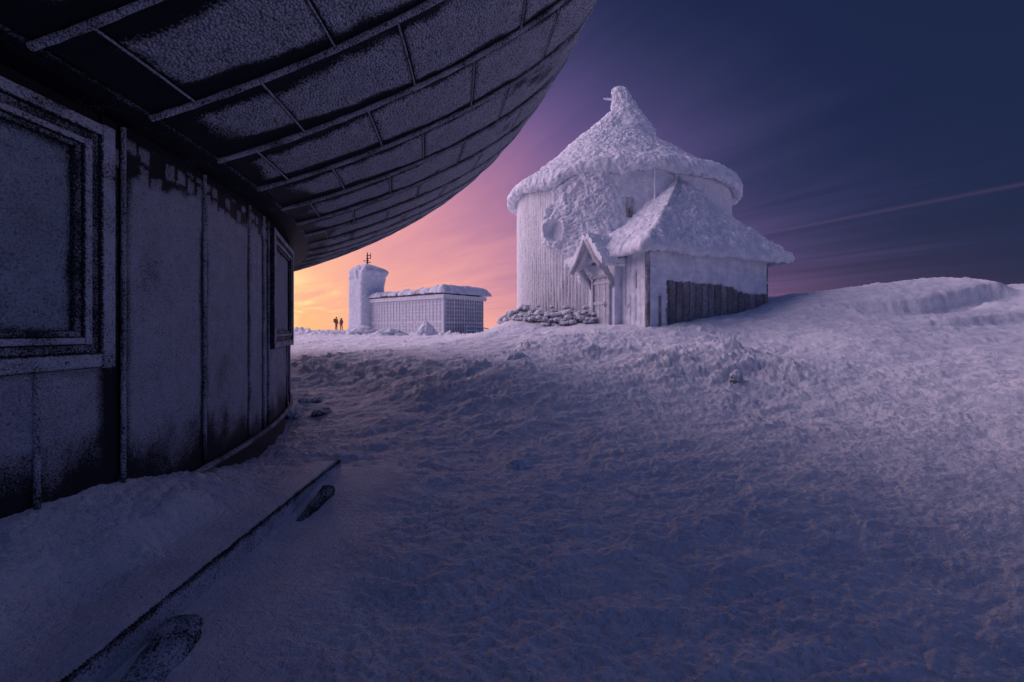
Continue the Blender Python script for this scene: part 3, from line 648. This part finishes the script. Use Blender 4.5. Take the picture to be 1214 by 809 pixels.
    disp = .14 * fbm(x * 1.0, y * 1.0, z * 1.0, 4) + .07 * fbm(x * 4, y * 4, z * 4, 3) + .10 * (billow(x * 2.6, y * 2.6, z * 2.6, 3) - .2) + scales(sl * (1 - .5 * tq.clip(0, 1)[None]), -Q, 4.0, .075, .15, .45) + scales(sl * 1.1, -Q * .93, 14.0, .04, .09, .2) * (tq[None] > .03) + .035 * billow(x * 7, y * 7, z * 7, 2)
    disp = disp * np.clip((np.arange(len(tq))[None] - 0) / 4, 0, 1)
    if (nrm[:, 100, 2].mean() < 0): nrm = -nrm
    P = P + nrm * disp[..., None]
    P[..., 2] -= (1 - sstep(0, .08, tq))[None] * (.10 * billow(sl * 1.6, 2, 3, 3) + .09 * np.abs(perlin(sl * 5, 1, 4)) + .05 * np.abs(perlin(sl * 13, 1, 4)) + .12 * np.clip(fbm(sl * .6, 1, 1, 2), -.3, 1)) * (np.arange(len(tq)) > 0)[None]
    # ridge and hips roll over
    AR = mesh('annex_roof', P, gridF(len(S), len(tq)), M['rime'], An)
    m = MB(); p = A + e1 * (ra - .05) + e2 * (rb + .05) + Z3 * 5.75; m.tube([p, p + Z3 * .45 + e1 * -.06, p + Z3 * .80 + e1 * -.10], [.06, .045, .02], 8)
    m.build('lightning_rod', M['rime'], AR, True)
    m = MB(); p = A + e1 * (ra - 1.0) + e2 * (rb + .2) + Z3 * 4.5; m.tube([p, p + Z3 * .8, p + Z3 * 1.65], [.05, .045, .035], 8); m.build('lightning_rod', M['rime'], AR, True)
    # ---- gabled hood over the door in the short wall
    hc = 2.05; hw = .88; out = .95; zp, ze = 3.36, 2.28
    Hd = bpy.data.objects.new('porch_hood', None); COL.objects.link(Hd); Hd.parent = T
    def hp(b, o_, z): return A + e2 * b - e1 * o_ + Z3 * z
    for sgn in (-1, 1):
        nu, nv = 70, 60; U, Tt = np.meshgrid(np.linspace(-.1, out + .12, nu), np.linspace(0, 1.12, nv), indexing='ij')
        b = hc + sgn * hw * 1.0 * Tt; z = zp - (zp - ze) * Tt + .10 * Tt ** 2
        P0 = A + e2 * b[..., None] - e1 * U[..., None] + Z3 * z[..., None]
        x, y = P0[..., 0], P0[..., 1]; h = .12 + .20 * billow(x * 3, y * 3, P0[..., 2] * 3, 4) + scales(U, -Tt * 1.3, 6 + sgn, .06, .2, .3) + .05 * fbm(x * 2, y * 2, P0[..., 2] * 2, 2)
        taper = sstep(1.12, 1.0, Tt) * .7 + .3; nr = (e2 * sgn * .75 + Z3 * .65)
        Pt = P0 + nr * (h * taper)[..., None]; Pb = P0 - nr * .05
        m = MB(); F = gridF(nu, nv); F = F if sgn < 0 else F[:, ::-1]
        m.add(Pt, F); m.add(Pb, F[:, ::-1])
        for sl_ in (np.s_[0, :], np.s_[-1, :], np.s_[:, 0], np.s_[:, -1]):
            a_, b_ = Pt[sl_], Pb[sl_]; k = len(a_); m.add(np.concatenate([a_, b_]), [(i, i + 1, k + i + 1, k + i) for i in range(k - 1)])
        m.build('hood_roof', M['rime'], Hd, True)
        m = MB(); m.tube([hp(hc + sgn * .05, out + .06, zp - .12), hp(hc + sgn * hw * .62, out + .06, zp - .12 - (zp - ze) * .62), hp(hc + sgn * hw * 1.08, out + .08, ze - .10)], .11, 10)
        V = np.concatenate(m.v); m.build('barge_board', M['board'], Hd, True, None, {'frost': .75 + .5 * fbm(V[:, 0] * 5, V[:, 1] * 5, V[:, 2] * 5, 2)})
        m = MB(); m.tube([hp(hc + sgn * hw * .74, .25, 1.45), hp(hc + sgn * hw * .76, .45, 1.85), hp(hc + sgn * hw * .80, out * .8, ze - .05)], [.06, .09, .12], 8); V = np.concatenate(m.v)
        m.build('bracket', M['board'], Hd, True, None, {'frost': .7 + .5 * fbm(V[:, 0] * 5, V[:, 1] * 5, V[:, 2] * 5, 2)})
    # shallow lobby with the plank door
    m = MB().box(A, e2, -e1, Z3, (hc - .75, hc + .70), (-.05, .34), (-.8, 2.45)); m.build('lobby', M['rime_wall'], Hd)
    m = MB(); m.add([hp(hc - .75, .30, 2.45), hp(hc + .70, .30, 2.45), hp(hc, .30, 3.2)], [(0, 1, 2, 2)]); m.build('gable_face', M['board'], Hd, False, None, {'frost': [.55, .55, .4]})
    Dr = bpy.data.objects.new('door', None); COL.objects.link(Dr); Dr.parent = T
    dz0, dz1 = -.25, 1.92; d0, d1 = hc - .46, hc + .42
    for i in range(5):
        q0 = d0 + (d1 - d0) * i / 5 + .008; q1 = d0 + (d1 - d0) * (i + 1) / 5 - .008
        m = MB().box(A, e2, -e1, Z3, (q0, q1), (.33, .365 + .008 * (i % 2)), (dz0, dz1)); m.build('plank', M['board'], Dr, False, None, {'frost': np.full(8, .78 + .1 * (i % 2))})
    for z in (.15, .95, 1.7):
        MB().box(A, e2, -e1, Z3, (d0, d1), (.36, .405), (z, z + .11)).build('rail', M['board'], Dr, False, None, {'frost': np.full(8, .9)})
    for (q0, q1, z0, z1) in ((d0 - .11, d0 - .005, dz0, dz1 + .11), (d1 + .005, d1 + .11, dz0, dz1 + .11), (d0 - .004, d1 + .004, dz1 + .003, dz1 + .11)):
        MB().box(A, e2, -e1, Z3, (q0, q1), (.33, .43), (z0, z1)).build('door_frame', M['board'], Dr, False, None, {'frost': np.array([.75, .8, .6, .9, .85, .7, .8, .75])})
    m = MB(); m.tube([hp(d0 + .10, .41, .85), hp(d0 + .10, .47, .87), hp(d0 + .10, .47, 1.0), hp(d0 + .10, .41, 1.02)], .018, 6); m.build('door_handle', M['dark'], Dr, True)
    return A, e1, e2
M['tower'] = frosted_mat('rimed_tower_boards', (0.10, 0.095, 0.11), (0.80, 0.82, 0.88), 22, 0.22, 0.8, 0.0, 0.014)
make_chapel()

# ------------------------------------------------------------------ low round stone bank at the chapel's foot
def rock_mesh(name, c, size, seed, mat, parent=None, sub=3, flat=.0, frost_bias=.35, rot=0.0, tilt=0.0):
    bm = bmesh.new(); bmesh.ops.create_icosphere(bm, subdivisions=sub, radius=1.0)
    V = np.array([v.co[:] for v in bm.verts]); F = np.array([[v.index for v in f.verts] for f in bm.faces]); bm.free()
    n = fbm(V[:, 0] * 1.1 + seed, V[:, 1] * 1.1, V[:, 2] * 1.1, 3); V = V * (1 + .6 * n + .22 * np.abs(perlin(V[:, 0] * 2.3 + seed, V[:, 1] * 2.3, V[:, 2] * 2.3)) + .12 * fbm(V[:, 0] * 4 + seed, V[:, 1] * 4, V[:, 2] * 4, 2))[:, None]
    V = np.sign(V) * np.abs(V) ** .8
    fr = frost_bias + .55 * V[:, 2] + .6 * n
    V = V * np.array(size)
    ct, st = math.cos(tilt), math.sin(tilt); V = np.stack([V[:, 0], V[:, 1] * ct - V[:, 2] * st, V[:, 1] * st + V[:, 2] * ct], 1)
    c_, s_ = math.cos(rot), math.sin(rot); V = np.stack([V[:, 0] * c_ - V[:, 1] * s_, V[:, 0] * s_ + V[:, 1] * c_, V[:, 2]], 1)
    return mesh(name, V + np.array(c), F, mat, parent, {'frost': fr}, True)
def make_bank():
    T = thing('stone_bank', 'low curved bank of dark stones bristling with rime at the foot of the round tower', 'stone wall', (2.2, 17.4, -.2))
    r = random.Random(11); k = 0
    for i in range(290):
        th = r.uniform(-62, -8); rad = CR + .35 + r.random() ** .8 * .75; p = chp(rad, th, 0.0)
        g = gz(p[0], p[1]); top = .62 - .42 * (rad - CR - .35)
        p[2] = max(g, -.1) + r.uniform(-.05, top); s = r.uniform(.06, .13)
        rock_mesh('stone', p, (s * 1.3, s, s * .75), i * 3.1, M['stone'], T, 2, 0, 1.05, r.uniform(0, 3), 0)
    # snow packed behind the stones
    th = np.linspace(-66, -4, 120); u = np.linspace(0, 1, 24); TH, U = np.meshgrid(th, u, indexing='ij')
    h = (.50 * (1 - U ** 1.8) + .10 * fbm(TH * .2, U * 2, 1, 3)) * sstep(-66, -58, TH) * sstep(-4, -10, TH)
    P = chp(CR + U * 1.25, TH, h - .12); mesh('packed_snow', P, gridF(120, 24)[:, ::-1], M['snow'], T)
make_bank()

# ------------------------------------------------------------------ far post office with its square tower
def make_post_office():
    C0 = np.array([-6.9, 46.0, 0]); e1 = np.array([-.78, .626, 0]); e2 = np.array([.626, .78, 0]); La, Lb = 13.2, 5.9; ZB, ZW, ZR = -1.2, 3.25, 4.1
    T = thing('post_office', 'flat-roofed slatted glass pavilion with a square rimed tower on the far edge of the summit', 'building', (C0[0], C0[1], ZB))
    MB().box(C0, e1, e2, Z3, (.15, La), (.15, Lb - .15), (ZB, ZW)).build('core', M['glass'], T)
    rnd = random.Random(5)
    def facade(o, t, nout, L, nb, light):
        bw = L / nb
        for i in range(nb):
            a0, a1 = i * bw + .03, (i + 1) * bw - .03
            p = bpy.data.objects.new('facade_bay', None); COL.objects.link(p); p.parent = T
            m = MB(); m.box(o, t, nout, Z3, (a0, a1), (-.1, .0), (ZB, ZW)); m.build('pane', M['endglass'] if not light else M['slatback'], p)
            m = MB(); k = 4
            for j in range(k + 1):
                x = a0 + (a1 - a0) * j / k; m.box(o, t, nout, Z3, (x - .035, x + .035), (.0, .045 + .012 * (j % 2)), (ZB, ZW))
            for z in np.arange(ZB + .3, ZW - .05, .36 if light else .42):
                m.box(o, t, nout, Z3, (a0, a1), (.01, .035), (z, z + (.10 if light else .05) + rnd.uniform(-.02, .03)))
            m.box(o, t, nout, Z3, (a0, a1), (.01, .07), (.75, .92))
            m.build('slats', M['slat'], p)
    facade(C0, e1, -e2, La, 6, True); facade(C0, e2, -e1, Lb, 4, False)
    MB().box(C0, e1, e2, Z3, (-.10, .16), (-.12, .16), (ZB, ZW + .02)).build('corner_post', M['slat'], T)
    # fascia beam, shadow gaps, thick roof snow
    MB().box(C0, e1, e2, Z3, (-.25, La), (-.28, Lb + .3), (ZW, ZW + .42)).build('fascia', M['slat'], T)
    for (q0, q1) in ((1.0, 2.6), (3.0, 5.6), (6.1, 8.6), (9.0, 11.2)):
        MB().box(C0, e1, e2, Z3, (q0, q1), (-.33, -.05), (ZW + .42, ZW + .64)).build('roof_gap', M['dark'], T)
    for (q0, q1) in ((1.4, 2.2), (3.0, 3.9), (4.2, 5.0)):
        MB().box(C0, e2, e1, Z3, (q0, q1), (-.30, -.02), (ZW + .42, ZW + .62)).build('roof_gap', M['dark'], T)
    nu, nv = 130, 70; ua = np.linspace(-.42, La + .2, nu); vb = np.linspace(-.36, Lb + .95, nv); U, V = np.meshgrid(ua, vb, indexing='ij')
    e = np.minimum(np.minimum(U + .42, La + .2 - U), np.minimum(V + .36, Lb + .95 - V))
    x = U; y = V; h = .50 * np.clip(e / .5, 0, 1) ** .5 * (1 + .6 * fbm(x * .7, y * .7, 2, 4)) + .22 * billow(x * 1.6, y * 1.6, 4, 3) + .35 * sstep(.5, 2.5, U) * 0
    h = h + .30 * np.exp(-((U - .5) / 1.8) ** 2) * np.clip(e / .4, 0, 1)
    jig = .34 * fbm(x * 1.3, y * 1.3, 7, 3)
    Pt = C0 + e1 * (U + jig)[..., None] + e2 * (V + jig)[..., None] + Z3 * (ZW + .60 + h)[..., None]
    Pb = C0 + e1 * (U + jig)[..., None] + e2 * (V + jig)[..., None] + Z3 * (ZW + .58 - .10 * billow(x, y, 2, 2))[..., None]
    m = MB(); F = gridF(nu, nv); m.add(Pt, F); m.add(Pb, F[:, ::-1])
    for sl in (np.s_[0, :], np.s_[-1, :], np.s_[:, 0], np.s_[:, -1]):
        a_, b_ = Pt[sl], Pb[sl]; k = len(a_); m.add(np.concatenate([a_, b_]), [(i, i + 1, k + i + 1, k + i) for i in range(k - 1)])
    m.build('roof_snow', M['rime'], T, True)
    # square tower
    c = C0 + e1 * (La + 1.15) + e2 * .6; hw = 1.62; zt = 7.1
    zs = np.linspace(ZB, zt + 1.05, 90); per = 96; a = np.linspace(0, 2 * np.pi, per, endpoint=False)
    sq = 1 / np.maximum(np.abs(np.cos(a)), np.abs(np.sin(a))); sq = np.minimum(sq, 1.28)
    A_, ZS = np.meshgrid(a, zs, indexing='ij'); hwz = np.interp(zs, [ZB, 2.5, 5.6, 6.6, 7.1, 7.5, 7.85, 8.15], [hw * 1.04, hw, hw, hw * 1.05, hw * 1.10, hw * .92, hw * .5, .02])
    lean = np.interp(zs, [5.4, 6.3, 7.0, 7.6, 8.15], [0, .12, .28, .12, -.05])
    rr = sq[:, None] * hwz[None] * (1 + .02 * fbm(np.cos(A_) * 2, np.sin(A_) * 2, ZS * .8, 3)) + (.06 + .34 * sstep(5.8, 6.8, ZS)) * sstep(8.15, 7.8, ZS) * (fbm(np.cos(A_) * 2.5, np.sin(A_) * 2.5, ZS * 1.6, 4) + .1)
    P = c + (rr * np.cos(A_))[..., None] * e1 + (rr * np.sin(A_))[..., None] * e2 + ZS[..., None] * Z3 + lean[None, :, None] * np.array([1.0, 0, 0])
    Tw = mesh('tower', P, gridF(per, 90, True)[:, ::-1] if np.dot(np.cross(e1, e2), Z3) < 0 else gridF(per, 90, True), M['rime'], T)
    MB().box(c, e1, e2, Z3, (hw - .05, hw + .32), (-.9, .4), (ZB, 3.4)).build('side_duct', M['slat'], Tw)
    m = MB(); p = c + np.array([.1, 0, 0]); m.tube([p + Z3 * 7.9, p + Z3 * 8.6, p + Z3 * 9.5], [.10, .09, .06], 8)
    for z, w, s in ((8.25, .42, 1), (8.45, .5, -1), (8.75, .4, 1), (9.1, .35, 1)):
        m.tube([p + Z3 * z + np.array([-w * (.4 if s > 0 else 1), 0, 0]), p + Z3 * z + np.array([w * (1 if s > 0 else .4), 0, .06])], .05, 6)
    m.tube([p + np.array([.38, 0, 8.75]), p + np.array([.40, 0, 9.4])], .05, 6)
    m.build('antenna_mast', M['dark'], Tw, True)
    # railing in front of the short side
    Rl = thing('railing', 'white frosted handrail sloping down beside the glazed end of the flat-roofed pavilion', 'railing', tuple(C0 + e2 * 3 - e1 * 1.4 + Z3 * ZB))
    def rp(b, z): return C0 + e2 * b - e1 * 1.3 + Z3 * z
    for z0, z1 in ((.45, -.05), (.0, -.5)):
        m = MB(); m.tube([rp(1.9, z0), rp(3.4, z0), rp(6.6, z1)], .06, 6); m.build('rail', M['slat'], Rl, True)
    for b, z in ((1.9, .45), (3.4, .45), (4.5, .28), (5.6, .12), (6.6, -.05)):
        m = MB(); m.tube([rp(b, -1.1), rp(b, z)], .05, 6); m.build('post', M['slat'], Rl, True)
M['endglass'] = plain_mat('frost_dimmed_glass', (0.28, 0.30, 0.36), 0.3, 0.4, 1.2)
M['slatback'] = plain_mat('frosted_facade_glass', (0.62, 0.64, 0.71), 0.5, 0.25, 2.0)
make_post_office()

# ------------------------------------------------------------------ rocks, timbers
def make_beam():
    ns = 220; y = np.linspace(BEAM0[1], BEAM1[1], ns); t = np.linspace(0, 1, ns); xc = BEAM0[0] + t * (BEAM1[0] - BEAM0[0])
    ztop = np.interp(y, [1.2, 1.75, 2.4, 3.0, 4.0, 4.78], [-1.345, -1.345, -1.345, -1.345, -1.352, -1.36]) + .006 * fbm(y * 3, 1, 1, 3)
    cs = []
    for j in range(5): cs.append((-.10, -.34 + .34 * j / 5))
    for j in range(8): cs.append((-.10 + .16 * j / 8, 0.0))
    for j in range(17): cs.append((.06, -.34 * j / 16))
    cs = np.array(cs); P = np.zeros((ns, len(cs), 3))
    for j, (a, d) in enumerate(cs):
        P[:, j, 0] = xc + a + .008 * fbm(y * 5, j * .13, 2, 3) * 1; P[:, j, 1] = y; P[:, j, 2] = ztop + d + .005 * perlin(y * 9, j * .3, 4)
    f = fbm(P[..., 0] * 14, P[..., 1] * 4, P[..., 2] * 14, 3)
    edge = np.exp(-((cs[:, 0] - .06) / .04) ** 2) * np.exp(-(cs[:, 1] / .022) ** 2)
    fr = .95 + .45 * f - (.75 + .9 * fbm(P[..., 1] * 3.1, 2, 2, 3)) * edge[None] - .35 * (cs[:, 1] < -.2)[None]
    V = P.reshape(-1, 3); F = gridF(ns, len(cs))
    k = len(cs); capv = [((ns - 1) * k + j) for j in range(k)]
    ctr = P[-1].mean(0); V = np.concatenate([V, ctr[None]]); fr = np.concatenate([fr.ravel(), [.4]])
    F = np.concatenate([F, [(capv[j], capv[j], capv[j + 1], len(V) - 1) for j in range(0)]]) if False else F
    T = mesh('edge_beam', V, F, M['timber'], None, {'frost': fr})
    # end face of the beam
    T['label'] = 'long frosted timber edging beam half buried along the drifted snow below the curved wall'; T['category'] = 'beam'
    e = mesh('end_face', [P[-1, 0], P[-1, 5], P[-1, 13], P[-1, -1]], [(0, 1, 2, 3)], M['timber'], T, {'frost': [.3, .4, .3, .3]}, False)
make_beam()
def log(name, label, cat, p0, p1, r, seed, frost, taper=1.0):
    p0, p1 = np.array(p0), np.array(p1); ns = 60; t = np.linspace(-.0, 1, ns); ax = p1 - p0; L = np.linalg.norm(ax); ax /= L
    side = np.cross(ax, Z3); side /= np.linalg.norm(side); up = np.cross(side, ax)
    a = np.linspace(0, 2 * np.pi, 40, endpoint=False); A_, T_ = np.meshgrid(a, t, indexing='ij')
    end = np.sqrt(np.clip(1 - np.clip((np.abs(T_ - .5) * 2 * L / 2 - (L / 2 - r * .7)) / (r * .7), 0, 1) ** 2, 0, 1))
    sqr = 1 / (np.abs(np.cos(A_)) ** 4 + np.abs(np.sin(A_)) ** 4) ** .25
    rr = r * sqr * (.05 + .95 * end) * (taper + (1 - taper) * T_) * (1 + .34 * fbm(np.cos(A_) * 1.6 + seed, np.sin(A_) * 1.6, T_ * L * 7, 4))
    P = p0 + ax * (T_ * L)[..., None] + side * (rr * np.cos(A_))[..., None] + up * (rr * np.sin(A_) * .8)[..., None]
    n = fbm(P[..., 0] * 9, P[..., 1] * 9, P[..., 2] * 9, 3)
    o = mesh(name, P, gridF(40, ns, True), M['timber'], None, {'frost': frost + .5 * n + .18 * np.sin(A_) - .3 * np.exp(-((T_ - 1) / .12) ** 2)})
    return tag(o, label, cat)
log('sleeper', 'thick frosted timber stub lying in the snow hollow parallel to the long edging beam', 'timber', (-1.50, 1.50, -1.56), (-1.585, 2.24, -1.425), .085, 2.0, .66, .8)
log('stake', 'short black frosted stake poking out of the snow near the end of the edging beam', 'stake', (-1.66, 3.52, -1.50), (-1.585, 3.98, -1.375), .058, 5.0, .38, .45)
for i, (p, s, lab) in enumerate([((-4.05, 9.1, -1.36), (.22, .16, .11), 'dark jagged rock capped with snow beside the curved wall, the one farther up the path'),
                                 ((-3.45, 8.25, -1.42), (.24, .13, .09), 'dark flat rock dusted with frost at the path edge below the other rock'),
                                 ((-3.95, 8.15, -1.46), (.20, .14, .10), 'small snow-covered rock between the curved wall and the flat dark rock')]):
    o = rock_mesh('rock', (p[0], p[1], gz(p[0], p[1]) - .015), s, 4 + 7 * i, M['stone'], None, 4, 0, (.30, .22, .75)[i], .5 + i); tag(o, lab, 'rock', 'rocks beside the curved wall')
x, y, _ = w3(873, 452, 8.6); tag(rock_mesh('boulder', (x, y, gz(x, y) + .06), (.13, .11, .17), 59, M['stone'], None, 4, 0, .80, 1.2), 'upright frosted stone with a dark crack breaking out of the lumpy snow mound', 'boulder')
# rime cones on the far ridge
def rime_mound(x, y, rx, h, seed, label, pw=.75, sink=.25):
    zs = np.linspace(0, 1, 40); a = np.linspace(0, 2 * np.pi, 70, endpoint=False); A_, T_ = np.meshgrid(a, zs, indexing='ij')
    rr = rx * (1 - T_) ** pw * (1 + .35 * fbm(np.cos(A_) * 2 + seed, np.sin(A_) * 2, T_ * 3, 3) + .5 * (billow(np.cos(A_) * 3 + seed, np.sin(A_) * 3, T_ * 6, 3) - .2))
    g = gz(x, y) - sink; P = np.stack([x + rr * np.cos(A_), y + rr * np.sin(A_), g + (h + sink) * T_ + 0 * rr], -1)
    tag(mesh('rime_mound', P, gridF(70, 40, True), M['rime'], None), label, 'mound')
rime_mound(*w3(505, 0, 31)[:2], .95, .95, 3, 'pointed lumpy snow-covered mound in front of the flat-roofed pavilion, near its glazed corner')
rime_mound(*w3(461, 0, 33)[:2], 1.9, .55, 9, 'broad rounded snow mound in front of the pavilion, beside its square tower')
rime_mound(*w3(432, 0, 36)[:2], 1.5, .55, 15, 'broad lumpy snow mound at the foot of the square tower')

rime_mound(*w3(614, 0, 11.6)[:2], .40, .20, 21, 'rime-crusted lump on the slope below the stone bank of the round tower', .5, .12)
rime_mound(*w3(615, 0, 4.95)[:2], .17, .055, 27, 'single low rounded snow lump lying on the smooth trodden snow of the path', .5, .05)
# ------------------------------------------------------------------ two far hikers
def person(x, y, h, label, coat, seed, pack):
    g = gz(x, y); s = h / 1.75
    J = {'pelvis': (0, 0, .95), 'belly': (0, 0, 1.12), 'chest': (0, .01, 1.34), 'neck': (0, .0, 1.50), 'head': (0, -.02, 1.60), 'crown': (0, -.01, 1.70),
         'hl': (-.10, 0, .88), 'kl': (-.12, -.03, .50), 'al': (-.13, .02, .10), 'tl': (-.14, -.13, .04), 'hr': (.10, 0, .88), 'kr': (.13, .02, .50), 'ar': (.15, .05, .10), 'tr': (.17, -.10, .04),
         'sl': (-.19, 0, 1.42), 'el': (-.27, .04, 1.14), 'wl': (-.22, -.10, .92), 'fl': (-.20, -.16, .86), 'sr': (.19, 0, 1.42), 'er': (.28, .03, 1.15), 'wr': (.25, -.08, .92), 'fr': (.23, -.14, .86)}
    Rr = {'pelvis': .16, 'belly': .165, 'chest': .18, 'neck': .075, 'head': .105, 'crown': .09, 'hl': .105, 'kl': .075, 'al': .06, 'tl': .05, 'hr': .105, 'kr': .075, 'ar': .06, 'tr': .05,
          'sl': .095, 'el': .07, 'wl': .055, 'fl': .045, 'sr': .095, 'er': .07, 'wr': .055, 'fr': .045}
    E_ = [('pelvis', 'belly'), ('belly', 'chest'), ('chest', 'neck'), ('neck', 'head'), ('head', 'crown'), ('pelvis', 'hl'), ('hl', 'kl'), ('kl', 'al'), ('al', 'tl'), ('pelvis', 'hr'), ('hr', 'kr'), ('kr', 'ar'), ('ar', 'tr'),
          ('chest', 'sl'), ('sl', 'el'), ('el', 'wl'), ('wl', 'fl'), ('chest', 'sr'), ('sr', 'er'), ('er', 'wr'), ('wr', 'fr')]
    ks = list(J); me = bpy.data.meshes.new('person'); me.from_pydata([tuple(np.array(J[k]) * s) for k in ks], [(ks.index(a), ks.index(b)) for a, b in E_], [])
    o = bpy.data.objects.new('person', me); COL.objects.link(o); o.location = (x, y, g); o.rotation_euler = (0, 0, seed)
    md = o.modifiers.new('skin', 'SKIN'); md.use_smooth_shade = True
    for i, k in enumerate(ks): me.skin_vertices[0].data[i].radius = (Rr[k] * s, Rr[k] * s); me.skin_vertices[0].data[i].use_root = (k == 'pelvis')
    o.modifiers.new('sub', 'SUBSURF').levels = 1; o.modifiers['sub'].render_levels = 2
    me.materials.append(plain_mat('coat_' + label[:8], coat, .8, .2)); tag(o, label, 'person', 'hikers on the far ridge')  # coat brown is lightened, with the orange glow and haze put into it
    # woollen hat, and a rucksack on one of them
    V = []; bm = bmesh.new(); bmesh.ops.create_uvsphere(bm, u_segments=12, v_segments=8, radius=.125 * s)
    for v in bm.verts: v.co.z = max(v.co.z, -.02) * 1.1 + 1.66 * s; v.co.y -= .015
    m2 = bpy.data.meshes.new('hat'); bm.to_mesh(m2); bm.free(); ho = bpy.data.objects.new('hat', m2); COL.objects.link(ho); ho.parent = o; m2.materials.append(M['dark'])
    if pack:
        bm = bmesh.new(); bmesh.ops.create_cube(bm, size=1.0)
        for v in bm.verts: v.co.x *= .34 * s; v.co.y = v.co.y * .24 * s + .27 * s; v.co.z = v.co.z * .55 * s + 1.28 * s
        bmesh.ops.bevel(bm, geom=bm.edges[:], offset=.07, segments=3, affect='EDGES')
        m3 = bpy.data.meshes.new('rucksack'); bm.to_mesh(m3); bm.free(); ro = bpy.data.objects.new('rucksack', m3); COL.objects.link(ro); ro.parent = o; m3.materials.append(M['dark'])
x, y, _ = w3(398.5, 0, 66); person(x, y, 1.86, 'person in bulky winter coat with rucksack standing on the far ridge', (.34, .17, .12), 1.2, True)
x, y, _ = w3(404.5, 0, 66); person(x, y, 1.72, 'slimmer person in dark winter coat without a rucksack on the far ridge', (.30, .15, .11), -.4, False)
